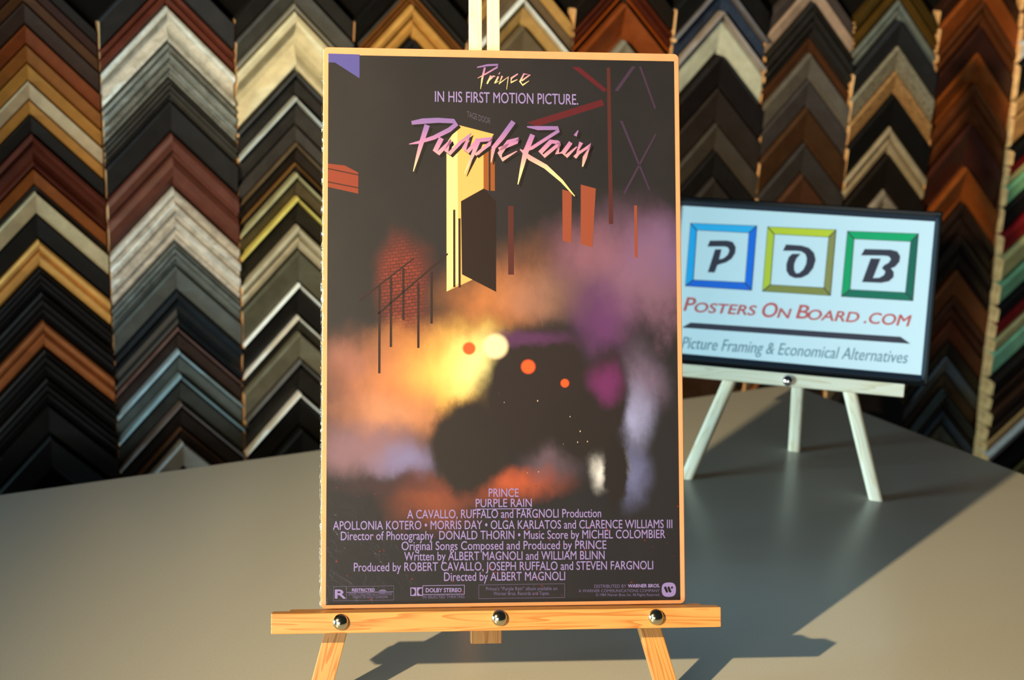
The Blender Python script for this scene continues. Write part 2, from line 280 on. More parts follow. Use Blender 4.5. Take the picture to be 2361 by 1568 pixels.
SIGN = {'P': [(-0.10437, 0.26873), (-0.10219, 0.27575), (-0.08307, 0.27707), (-0.07667, 0.27593), (-0.07267, 0.27017), (-0.0727, 0.26382), (-0.07568, 0.25726), (-0.0815, 0.25239), (-0.09136, 0.24848), (-0.09368, 0.23972), (-0.10123, 0.23947), (-0.09542, 0.26618), (-0.08837, 0.26668), (-0.09009, 0.25494), (-0.08505, 0.25658), (-0.08074, 0.26086), (-0.07916, 0.26574), (-0.08106, 0.26926), (-0.08476, 0.27012)], 'O': [(-0.01966, 0.26998), (-0.01695, 0.27725), (-5e-05, 0.27718), (0.00854, 0.27512), (0.01434, 0.27005), (0.01701, 0.26242), (0.01514, 0.25291), (0.01048, 0.24552), (0.00325, 0.24106), (-0.00355, 0.24023), (-0.00989, 0.24241), (-0.01375, 0.24762), (-0.01447, 0.25542), (-0.01259, 0.26341), (-0.00911, 0.26727), (3e-05, 0.26793), (-0.00406, 0.26246), (-0.00608, 0.25603), (-0.00566, 0.24979), (-0.00328, 0.24558), (0.00048, 0.24633), (0.00468, 0.25056), (0.00714, 0.25701), (0.00733, 0.26328), (0.00539, 0.26784), (0.00054, 0.27063), (-0.00484, 0.27088)], 'B': [(0.06562, 0.27093), (0.069, 0.27831), (0.0969, 0.27936), (0.10369, 0.27799), (0.10738, 0.27286), (0.10689, 0.26666), (0.10295, 0.26098), (0.0987, 0.25881), (0.10202, 0.25475), (0.10219, 0.24937), (0.09774, 0.24441), (0.08978, 0.2421), (0.06928, 0.24145), (0.07631, 0.26829), (0.0867, 0.26874), (0.08046, 0.24664), (0.08709, 0.24745), (0.09198, 0.25091), (0.09312, 0.25485), (0.08909, 0.25841), (0.09104, 0.26164), (0.09593, 0.26509), (0.0978, 0.26908), (0.09533, 0.27199), (0.0901, 0.27238)], 'bar': [(-0.12476, 0.17413), (-0.11493, 0.18071), (0.11524, 0.18453), (0.12641, 0.17784)], 'frames': [[[(-0.12645, 0.2943), (-0.05101, 0.2963), (-0.04994, 0.22251), (-0.12539, 0.2216)], [(-0.11818, 0.28631), (-0.05945, 0.28728), (-0.05857, 0.23125), (-0.1167, 0.22978)]], [[(-0.03929, 0.29609), (0.03646, 0.29772), (0.03698, 0.22349), (-0.03825, 0.22244)], [(-0.03075, 0.28775), (0.02875, 0.28837), (0.02861, 0.2321), (-0.02983, 0.231)]], [[(0.04835, 0.29705), (0.12467, 0.29931), (0.12511, 0.22473), (0.04834, 0.22342)], [(0.05668, 0.28834), (0.11674, 0.28959), (0.11605, 0.23362), (0.05743, 0.2324)]]]}
SIGN_TEXT = [('P', -0.12466, -0.11171, 0.19363, 0.1937, 0.01538, 'red'), ('OSTERS', -0.11215, -0.04296, 0.19316, 0.19492, 0.01083, 'red'), ('O', -0.03608, -0.01966, 0.19401, 0.1944, 0.01612, 'red'), ('N', -0.01918, -0.00428, 0.19444, 0.1947, 0.01072, 'red'), ('B', 0.00139, 0.01477, 0.19567, 0.19581, 0.01505, 'red'), ('OARD', 0.01434, 0.06955, 0.19528, 0.19652, 0.01111, 'red'), ('.COM', 0.07517, 0.12476, 0.19651, 0.19686, 0.01195, 'red'), ('Picture Framing & Economical Alternatives', -0.12299, 0.12507, 0.15083, 0.15617, 0.01308, 'teal')]
WALL_ORIGIN = (0.3008, 2.109, 0.0)
WALL_TURN = 0.46251
PANEL_ORIGIN = (0.81, 2.3629, 0.0)
PANEL_TURN = 0.13963

# ------------------------------------------------------------------ helpers
def lin(c):
    return tuple((v / 255 / 12.92) if v <= 10 else ((v / 255 + 0.055) / 1.055) ** 2.4 for v in c)


def rgba(c, gain=1.0):
    return tuple(min(v * gain, 0.9) for v in lin(c)) + (1,)


def thing(name, label, cat, loc=(0, 0, 0), rotz=0.0, group=None):
    o = bpy.data.objects.new(name, None)
    o.empty_display_size = 0.05
    COL.objects.link(o)
    o.location = loc
    o.rotation_euler = (0, 0, rotz)
    tag(o, label, cat, group)
    return o


def tag(o, label, cat, group=None):
    o['label'] = label
    o['category'] = cat
    if group:
        o['group'] = group
    return o


def link_mesh(name, me, mats, parent=None, matrix=None):
    o = bpy.data.objects.new(name, me)
    COL.objects.link(o)
    for m in (mats if isinstance(mats, (list, tuple)) else [mats]):
        me.materials.append(m)
    if parent is not None:
        o.parent = parent
    if matrix is not None:
        o.matrix_basis = matrix
    return o


def mesh_from(verts, faces, name, mats_idx=None):
    me = bpy.data.meshes.new(name)
    me.from_pydata([tuple(v) for v in verts], [], faces)
    if mats_idx:
        me.polygons.foreach_set('material_index', mats_idx)
    me.update()
    return me


def bm_mesh(bm, name, smooth=False):
    bmesh.ops.recalc_face_normals(bm, faces=bm.faces)
    me = bpy.data.meshes.new(name)
    bm.to_mesh(me)
    bm.free()
    if smooth:
        for p in me.polygons:
            p.use_smooth = True
    return me


def box_mesh(name, sx, sy, sz, bevel=0.0, seg=2, centre=(0, 0, 0)):
    bm = bmesh.new()
    bmesh.ops.create_cube(bm, size=1.0)
    for v in bm.verts:
        v.co = Vector((v.co.x * sx + centre[0], v.co.y * sy + centre[1], v.co.z * sz + centre[2]))
    if bevel:
        bmesh.ops.bevel(bm, geom=bm.edges[:], offset=bevel, segments=seg, affect='EDGES', profile=0.6)
    return bm_mesh(bm, name)


def frame_along(p0, p1, side):
    """matrix whose X runs p0->p1, Y lies near 'side'."""
    p0, p1 = Vector(p0), Vector(p1)
    x = (p1 - p0).normalized()
    y = (Vector(side) - x * x.dot(Vector(side))).normalized()
    z = x.cross(y)
    m = Matrix((x, y, z)).transposed().to_4x4()
    m.translation = (p0 + p1) / 2
    return m, (p1 - p0).length


def bar(name, parent, p0, p1, w, t, side, mat, bevel=0.0008, seg=2, flute=False):
    """a wooden bar: width w along 'side', thickness t across it"""
    m, L = frame_along(p0, p1, side)
    bm = bmesh.new()
    if flute:          # rounded front with a shallow groove down it
        prof = []
        for k in range(24):
            a = 2 * math.pi * k / 24
            c, s = math.cos(a), math.sin(a)
            prof.append((w / 2 * abs(c) ** 0.6 * (1 if c >= 0 else -1), t / 2 * abs(s) ** 0.6 * (1 if s >= 0 else -1)))
        rings = [[bm.verts.new((x, a, b)) for a, b in prof] for x in (-L / 2, L / 2)]
        for k in range(24):
            bm.faces.new((rings[0][k], rings[0][(k + 1) % 24], rings[1][(k + 1) % 24], rings[1][k]))
        bm.faces.new(rings[0][::-1])
        bm.faces.new(rings[1])
        me = bm_mesh(bm, name)
    else:
        bm.free()
        me = box_mesh(name, L, w, t, bevel, seg)
    return link_mesh(name, me, mat, parent, m)


# ------------------------------------------------------------------ materials
class NT:
    def __init__(self, name):
        self.m = bpy.data.materials.new(name)
        self.m.use_nodes = True
        self.t = self.m.node_tree
        self.b = self.t.nodes['Principled BSDF']

    def n(self, kind, **kw):
        nd = self.t.nodes.new(kind)
        for k, v in kw.items():
            if isinstance(k, str) and hasattr(nd, k):
                setattr(nd, k, v)
        return nd

    def l(self, a, b):
        self.t.links.new(a, b)

    def coords(self, scale, which='Object'):
        tc = self.n('ShaderNodeTexCoord')
        mp = self.n('ShaderNodeMapping')
        mp.inputs['Scale'].default_value = scale
        self.l(tc.outputs[which], mp.inputs['Vector'])
        return mp.outputs['Vector']

    def noise(self, vec, scale, detail=3, rough=0.55, dist=0.0):
        nd = self.n('ShaderNodeTexNoise')
        nd.inputs['Scale'].default_value = scale
        nd.inputs['Detail'].default_value = detail
        nd.inputs['Roughness'].default_value = rough
        nd.inputs['Distortion'].default_value = dist
        if vec is not None:
            self.l(vec, nd.inputs['Vector'])
        return nd.outputs['Fac']

    def ramp(self, fac, stops):
        nd = self.n('ShaderNodeValToRGB')
        cr = nd.color_ramp
        while len(cr.elements) > 1:
            cr.elements.remove(cr.elements[-1])
        cr.elements[0].position = stops[0][0]
        cr.elements[0].color = stops[0][1]
        for p, c in stops[1:]:
            e = cr.elements.new(p)
            e.color = c
        self.l(fac, nd.inputs['Fac'])
        return nd.outputs['Color']

    def math(self, op, a, b=None, clamp=False):
        nd = self.n('ShaderNodeMath')
        nd.operation = op
        nd.use_clamp = clamp
        for i, v in enumerate((a, b)):
            if v is None:
                continue
            if isinstance(v, (int, float)):
                nd.inputs[i].default_value = v
            else:
                self.l(v, nd.inputs[i])
        return nd.outputs[0]

    def mix(self, fac, a, b):
        nd = self.n('ShaderNodeMix')
        nd.data_type = 'RGBA'
        ins = (nd.inputs[0], nd.inputs[6], nd.inputs[7])
        for i, v in zip(ins, (fac, a, b)):
            if isinstance(v, (int, float)):
                i.default_value = v
            elif isinstance(v, tuple):
                i.default_value = v
            else:
                self.l(v, i)
        return nd.outputs[2]

    def bump(self, h, strength=0.2, dist=0.001):
        nd = self.n('ShaderNodeBump')
        nd.inputs['Strength'].default_value = strength
        nd.inputs['Distance'].default_value = dist
        self.l(h, nd.inputs['Height'])
        self.l(nd.outputs['Normal'], self.b.inputs['Normal'])


def plain(name, c, rough=0.5, metal=0.0, spec=0.5, gain=1.0, coat=0.0, grain=0.06):
    t = NT(name)
    base = rgba(c, gain)
    v = t.coords((1, 1, 1))
    f = t.noise(v, 60, 4)
    lo = tuple(x * (1 - grain) for x in base[:3]) + (1,)
    hi = tuple(min(x * (1 + grain), 1) for x in base[:3]) + (1,)
    t.l(t.ramp(f, [(0.3, lo), (0.7, hi)]), t.b.inputs['Base Color'])
    t.b.inputs['Roughness'].default_value = rough
    t.b.inputs['Metallic'].default_value = metal
    t.b.inputs['Specular IOR Level'].default_value = spec
    t.b.inputs['Coat Weight'].default_value = coat
    t.b.inputs['Coat Roughness'].default_value = 0.2
    return t.m


def wood(name, light_c, dark_c, rough=0.45, line=26.0, gain=1.0):
    """straight-grained timber, grain along the object's own X"""
    t = NT(name)
    oi = t.n('ShaderNodeObjectInfo')
    tc = t.n('ShaderNodeTexCoord')
    off = t.n('ShaderNodeVectorMath')
    off.operation = 'ADD'
    sc = t.n('ShaderNodeVectorMath')
    sc.operation = 'SCALE'
    sc.inputs[0].default_value = (3.1, 1.7, 2.3)
    t.l(oi.outputs['Random'], sc.inputs['Scale'])
    t.l(tc.outputs['Object'], off.inputs[0])
    t.l(sc.outputs[0], off.inputs[1])
    mp = t.n('ShaderNodeMapping')
    mp.inputs['Scale'].default_value = (1.6, line, line * 1.3)
    t.l(off.outputs[0], mp.inputs['Vector'])
    big = t.noise(mp.outputs['Vector'], 3.2, 2, 0.5, 0.6)
    rings = t.math('FRACT', t.math('MULTIPLY', big, 9.0))
    mp2 = t.n('ShaderNodeMapping')
    mp2.inputs['Scale'].default_value = (12, line * 24, line * 24)
    t.l(off.outputs[0], mp2.inputs['Vector'])
    fine = t.noise(mp2.outputs['Vector'], 1.0, 4, 0.6)
    f = t.math('ADD', t.math('MULTIPLY', rings, 0.75), t.math('MULTIPLY', fine, 0.35))
    mid = tuple(0.75 * a + 0.25 * b for a, b in zip(rgba(light_c, gain), rgba(dark_c, gain)))
    t.l(t.ramp(f, [(0.12, rgba(light_c, gain)), (0.62, mid), (0.88, rgba(dark_c, gain)), (1.0, mid)]), t.b.inputs['Base Color'])
    t.b.inputs['Roughness'].default_value = rough
    t.b.inputs['Specular IOR Level'].default_value = 0.35
    t.bump(fine, 0.15, 0.0004)
    return t.m


WALL_GAIN = 1.25
_mc = {}


def moulding(c, style='paint', gain=1.0):
    """finish of a moulding sample"""
    c = tuple(c)
    k = (c, style, gain)
    if k in _mc:
        return _mc[k]
    t = NT('moulding_%s_%d_%d_%d' % ((style,) + tuple(c)))
    base = rgba(c, WALL_GAIN * gain)
    geo = t.coords((1, 1, 1))
    lum = sum(base[:3]) / 3
    if style == 'speckle':
        v = t.noise(geo, 260, 5, 0.7)
        a, b = 0.45, 1.5
    elif style == 'worn':
        v = t.noise(t.coords((1, 1, 1)), 70, 6, 0.7, 0.5)
        a, b = 0.6, 1.3
    else:
        v = t.noise(geo, 45, 5, 0.6, 0.3)
        a, b = 0.82, 1.16
    lo = tuple(x * a for x in base[:3]) + (1,)
    hi = tuple(min(x * b, 0.9) for x in base[:3]) + (1,)
    t.l(t.ramp(v, [(0.32, lo), (0.68, hi)]), t.b.inputs['Base Color'])
    t.b.inputs['Roughness'].default_value = 0.42 if style != 'metal' else 0.3
    t.b.inputs['Specular IOR Level'].default_value = 0.3
    if style == 'metal':
        t.b.inputs['Metallic'].default_value = 0.75
    _mc[k] = t.m
    return t.m


M_TABLE = NT('grey_laminate')
_v = M_TABLE.coords((1, 1, 1))
M_TABLE.l(M_TABLE.ramp(M_TABLE.noise(_v, 420, 3), [(0.3, (0.395, 0.385, 0.355, 1)), (0.7, (0.43, 0.42, 0.385, 1))]), M_TABLE.b.inputs['Base Color'])
M_TABLE.b.inputs['Roughness'].default_value = 0.30
M_TABLE.b.inputs['Specular IOR Level'].default_value = 0.75
M_TABLE.bump(M_TABLE.noise(_v, 900, 2), 0.05, 0.0003)
M_TABLE = M_TABLE.m
M_PINE = wood('oiled_pine', (188, 134, 76), (156, 98, 46), 0.4, 24)
M_MAST = wood('light_pine', (246, 224, 180), (236, 204, 150), 0.4, 24)
M_PALE = wood('pale_pine', (240, 228, 204), (222, 202, 166), 0.42, 20)
M_RAW = plain('raw_sawn_wood', (212, 170, 122), 0.8, spec=0.1, grain=0.25)
M_RAWDEEP = plain('raw_sawn_obeche', (236, 172, 112), 0.8, spec=0.1, grain=0.3)
M_BLACKWALL = plain('black_wall_paint', (20, 19, 19), 0.85, spec=0.1)
M_FLOOR = plain('dark_shop_floor', (70, 64, 58), 0.7)
M_CHROME = plain('bright_zinc', (205, 200, 175), 0.14, metal=1.0, grain=0.02)
M_STEEL = plain('polished_steel', (215, 215, 220), 0.12, metal=1.0, grain=0.02)
M_KRAFT = plain('kraft_hardboard', (188, 134, 98), 0.6, spec=0.25, grain=0.05)
M_FELT = plain('dark_metal', (50, 50, 52), 0.5)

# ------------------------------------------------------------------ room
def structure(o):
    o['kind'] = 'structure'
    return o


wd = Vector((math.cos(WALL_TURN), math.sin(WALL_TURN), 0))
wn = Vector((math.sin(WALL_TURN), -math.cos(WALL_TURN), 0))      # out of the wall, to the room
W0 = Vector(WALL_ORIGIN)
pd = Vector((math.cos(PANEL_TURN), math.sin(PANEL_TURN), 0))
pn = Vector((math.sin(PANEL_TURN), -math.cos(PANEL_TURN), 0))
Q0 = Vector(PANEL_ORIGIN)


def wall_matrix(o, x, out, z0=0.0):
    m = Matrix((x, -out, Vector((0, 0, 1)))).transposed().to_4x4()
    m.translation = Vector((o.x, o.y, z0))
    return m


H = 2.7
structure(link_mesh('wall_back', box_mesh('wall_back', 3.1, 0.1, H, centre=(-3.1 / 2 + 0.6, 0.051, H / 2)), M_BLACKWALL, None, wall_matrix(W0, wd, wn)))
structure(link_mesh('wall_right', box_mesh('wall_right', 1.6, 0.1, H, centre=(0.8, 0.051, H / 2)), M_BLACKWALL, None, wall_matrix(Q0, pd, pn)))
structure(link_mesh('floor', box_mesh('floor', 6, 6, 0.1, centre=(0, 1.0, -0.05)), M_FLOOR))

# ------------------------------------------------------------------ worktable
ta = 0.5000
table = thing('worktable', 'grey laminate worktable carrying both wooden easels', 'table', (0.40, 1.925, 0), ta)
# local X runs along the back edge (towards +X), local Y away from the room; corner = origin
tt = 0.035
top = link_mesh('tabletop', box_mesh('tabletop', 1.80, 1.02, tt, 0.002, 2, (-0.90, -0.51, TZ - tt / 2)), M_TABLE, table)
link_mesh('apron', box_mesh('apron', 1.66, 0.88, 0.09, 0.002, 1, (-0.90, -0.51, TZ - tt - 0.045)), M_TABLE, table)
for lx in (-1.70, -0.10):
    for ly in (-0.92, -0.10):
        link_mesh('leg', box_mesh('leg', 0.06, 0.06, TZ - tt - 0.09, 0.004, 2, (lx, ly, (TZ - tt - 0.09) / 2)), M_FELT, table)

# ------------------------------------------------------------------ moulding samples on the wall
PROFILES = {
    'flat': ([(0, .62), (.03, .9), (.08, 1), (.9, .86), (.97, .78), (1, .6)], 0),
    'slope': ([(0, .75), (.05, 1), (.5, .72), (.92, .5), (.96, .56), (1, .4)], 0),
    'scoop': ([(0, .7), (.05, .98), (.16, 1), (.22, .9), (.28, .66), (.4, .5), (.55, .5), (.7, .62), (.82, .8), (.9, .86), (.96, .72), (1, .45)], 0),
    'double': ([(0, .6), (.04, .92), (.14, 1), (.3, .96), (.37, .72), (.42, .68), (.47, .78), (.6, .9), (.8, .86), (.94, .68), (1, .4)], 0),
    'ridges': ([(0, .55), (.04, .85), (.12, .9), (.18, .7), (.24, .7), (.3, 1), (.4, 1), (.46, .76), (.54, .74), (.6, .92), (.7, .9), (.76, .66), (.84, .62), (.9, .74), (.96, .68), (1, .4)], 0),
    'bead_out': ([(.2, .55), (.26, .62), (.34, .72), (.6, .66), (.9, .55), (1, .35)], 1),
    'bead_in': ([(0, .65), (.04, .92), (.1, 1), (.6, .82), (.76, .7), (.8, .6)], 2),
    'deep': ([(0, .72), (.06, .95), (.14, 1), (.5, .97), (.84, .95), (.92, .86), (1, .62)], 0),
}


def rail_mesh(name, s, hw, z0, vw, prof, t, back=True, taper=0.0):
    """one arm of a mitred corner: profile swept from the apex (x=0) to the outer end (x=s*hw)"""
    pts = [(f, d * t) for f, d in prof]
    ring = pts + [(pts[-1][0], 0.0), (pts[0][0], 0.0)]
    n = len(ring)
    verts, faces, mi = [], [], []
    for x in (0.0, hw):
        for f, d in ring:
            verts.append((s * x, -d, z0 - x - f * vw))
    for k in range(n):
        a, b = k, (k + 1) % n
        q = (a, b, n + b, n + a) if s < 0 else (a, n + a, n + b, b)
        faces.append(q)
        mi.append(1 if k == n - 2 else 0)
    faces.append(tuple(range(n)) if s > 0 else tuple(range(n))[::-1])
    mi.append(1)
    faces.append(tuple(range(n, 2 * n))[::-1] if s > 0 else tuple(range(n, 2 * n)))
    mi.append(1)
    bm = bmesh.new()
    me0 = mesh_from(verts, faces, name, mi)
    bm.from_mesh(me0)
    bpy.data.meshes.remove(me0)
    bmesh.ops.recalc_face_normals(bm, faces=bm.faces)
    me = bpy.data.meshes.new(name)
    bm.to_mesh(me)
    bm.free()
    return me


def bead_profile(f0, f1, d0, d1):
    pts = []
    for k in range(9):
        a = math.pi * k / 8
        pts.append((f0 + (f1 - f0) * (0.5 - 0.5 * math.cos(a)), d0 + (d1 - d0) * math.sin(a)))
    return pts


ORD = ['', 'first', 'second', 'third', 'fourth', 'fifth', 'sixth', 'seventh', 'eighth', 'ninth', 'tenth', 'eleventh', 'twelfth',
       'thirteenth', 'fourteenth', 'fifteenth', 'sixteenth', 'seventeenth', 'eighteenth', 'nineteenth', 'twentieth',
       'twenty-first', 'twenty-second', 'twenty-third', 'twenty-fourth', 'twenty-fifth', 'twenty-sixth', 'twenty-seventh', 'twenty-eighth', 'twenty-ninth']
COLNAME = {1: 'leftmost column'}


def style_of(look):
    if 'speckled' in look:
        return 'speckle'
    if 'weathered' in look or 'striped' in look or 'driftwood' in look:
        return 'worn'
    return 'paint'


count = {}
for (c, S, hw, z0, vw, prof, base, acc, look) in SAMPLES:
    count[c] = count.get(c, 0) + 1
    where = COLNAME.get(c, ORD[c] + ' column from left')
    lab = '%s chevron sample, %s from top, %s' % (look, ORD[count[c]], where)
    p = W0 + wd * S
    root = thing('moulding_sample', lab, 'frame sample', (0, 0, 0), 0, 'chevron moulding samples on the back wall')
    root.matrix_world = wall_matrix(p, wd, wn, TZ + z0)
    pts, mode = PROFILES[prof]
    t = min(0.026, 0.010 + 0.42 * vw) * random.uniform(0.9, 1.08)
    gap = min(0.0012, vw * 0.04)
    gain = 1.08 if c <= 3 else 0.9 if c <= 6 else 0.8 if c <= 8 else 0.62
    if c >= 7:      # base colour cooled to offset the warm lamp tint here
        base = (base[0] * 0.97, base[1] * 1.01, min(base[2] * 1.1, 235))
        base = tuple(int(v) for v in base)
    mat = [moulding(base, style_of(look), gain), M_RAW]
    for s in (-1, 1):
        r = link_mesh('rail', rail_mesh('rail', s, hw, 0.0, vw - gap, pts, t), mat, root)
        if mode:
            bp = bead_profile(0.0, 0.24, 0.55 * t, 1.05 * t) if mode == 1 else bead_profile(0.76, 1.0, 0.5 * t, 0.95 * t)
            bw = vw - gap
            if mode == 1 and vw > 0.028:
                bp = bead_profile(0.0, 0.0062 / bw, 0.55 * t, 1.05 * t)
                # the rail's own face starts where the slimmer bead ends
                f1 = 0.0062 / bw
                pp = [(f1 + (f - .2) / .8 * (1 - f1), d) for f, d in pts]
                r.data = rail_mesh('rail', s, hw, 0.0, vw - gap, pp, t)
                for mm in mat:
                    r.data.materials.append(mm)
            bright = max(acc) > 150
            link_mesh('bead', rail_mesh('bead', s, hw, 0.0, bw, bp, 1.0), [moulding(acc), M_RAW], r)

n = 0
for (z, vw, dep, base, look) in PANEL:
    n += 1
    hw = 0.085
    lab = '%s deep chevron sample, %s from top, far right panel' % (look, ORD[n])
    root = thing('deep_moulding_sample', lab, 'frame sample', (0, 0, 0), 0, 'deep moulding samples on the right wall')
    root.matrix_world = wall_matrix(Q0 + pd * (hw + 0.001), pd, pn, TZ + z + hw)
    pts, mode = PROFILES['deep']
    dt = dep * 1.4 * random.uniform(0.86, 1.1)
    for s in (-1, 1):
        link_mesh('rail', rail_mesh('rail', s, hw, 0.0, vw * 0.95, pts, dt), [moulding(base, 'paint', 0.85), M_RAWDEEP], root)

# ------------------------------------------------------------------ flat lettering helper
def text_mesh(body, x0, x1, base, cap, name, bold=0.0, shear=0.0):
    cu = bpy.data.curves.new(name, 'FONT')
    cu.body = body
    cu.size = 1.0
    cu.shear = shear
    cu.resolution_u = 4
    o = bpy.data.objects.new(name, cu)
    COL.objects.link(o)
    dg = bpy.context.evaluated_depsgraph_get()
    dg.update()
    me = bpy.data.meshes.new_from_object(o.evaluated_get(dg))
    bpy.data.objects.remove(o)
    bpy.data.curves.remove(cu)
    xs = [v.co.x for v in me.vertices]
    a, b = min(xs), max(xs)
    for v in me.vertices:
        v.co.x = x0 + (v.co.x - a) / (b - a) * (x1 - x0)
        v.co.y = base + v.co.y / CAPH * cap
        v.co.z = 0
    me.materials.clear()
    if bold:
        bm = bmesh.new()
        for dx, dy in ((-1, 0), (1, 0), (0, 1), (0, -1), (0, 0)):
            k = len(bm.verts)
            bm.from_mesh(me)
            bm.verts.ensure_lookup_table()
            for v in bm.verts[k:]:
                v.co.x += dx * bold
                v.co.y += dy * bold
                v.co.z += (dx * 2 + dy) * 0.000004
        bm.to_mesh(me)
        bm.free()
    return me


def cap_height():
    cu = bpy.data.curves.new('h', 'FONT')
    cu.body = 'H'
    o = bpy.data.objects.new('h', cu)
    COL.objects.link(o)
    dg = bpy.context.evaluated_depsgraph_get()
    me = bpy.data.meshes.new_from_object(o.evaluated_get(dg))
    h = max(v.co.y for v in me.vertices)
    bpy.data.objects.remove(o)
    bpy.data.curves.remove(cu)
    bpy.data.meshes.remove(me)
    return h


CAPH = cap_height()


def poly_mesh(polys, name):
    """flat polygons in (u, v)"""
    bm = bmesh.new()
    for p in polys:
        vs_ = [bm.verts.new((q[0], q[1], 0)) for q in p]
        es = [bm.edges.new((vs_[i], vs_[(i + 1) % len(vs_)])) for i in range(len(vs_))]
        bmesh.ops.triangle_fill(bm, edges=es, use_beauty=True, use_dissolve=False)
    for f in bm.faces:
        if f.normal.z < 0:
            f.normal_flip()
    me = bpy.data.meshes.new(name)
    bm.to_mesh(me)
    bm.free()
    return me


def strokes_mesh(strokes, name, du=0.0, dv=0.0, fat=1.0):
    bm = bmesh.new()
    for i_s, s in enumerate(strokes):
        L = []
        R = []
        for i, (u, v, h) in enumerate(s):
            a = Vector(s[max(i - 1, 0)][:2])
            b = Vector(s[min(i + 1, len(s) - 1)][:2])
            d = (b - a).normalized()
            nrm = Vector((-d.y, d.x))
            q = Vector((u + du, v + dv))
            L.append(bm.verts.new((*(q + nrm * h * fat), i_s * 0.000008)))
            R.append(bm.verts.new((*(q - nrm * h * fat), i_s * 0.000008)))
        for i in range(len(s) - 1):
            f = bm.faces.new((R[i], R[i + 1], L[i + 1], L[i]))
    bm.normal_update()
    for f in bm.faces:
        if f.normal.z < 0:
            f.normal_flip()
    me = bpy.data.meshes.new(name)
    bm.to_mesh(me)
    bm.free()
    return me


def board_matrix(lean, z, y=0.0, d=0.0):
    """local matrix of a leaning plane: X right, Y up the board, Z out to the viewer; d = offset to the viewer"""
    x = Vector((1, 0, 0))
    e = Vector((0, math.sin(lean), math.cos(lean)))
    out = x.cross(e)
    m = Matrix((x, e, out)).transposed().to_4x4()
    m.translation = Vector((0, y, z)) + out * d
    return m


def ink(name, c, rough=0.5, gain=1.0):
    t = NT(name)
    t.b.inputs['Base Color'].default_value = rgba(c, gain)
    t.b.inputs['Roughness'].default_value = rough
    t.b.inputs['Specular IOR Level'].default_value = 0.2
    return t.m


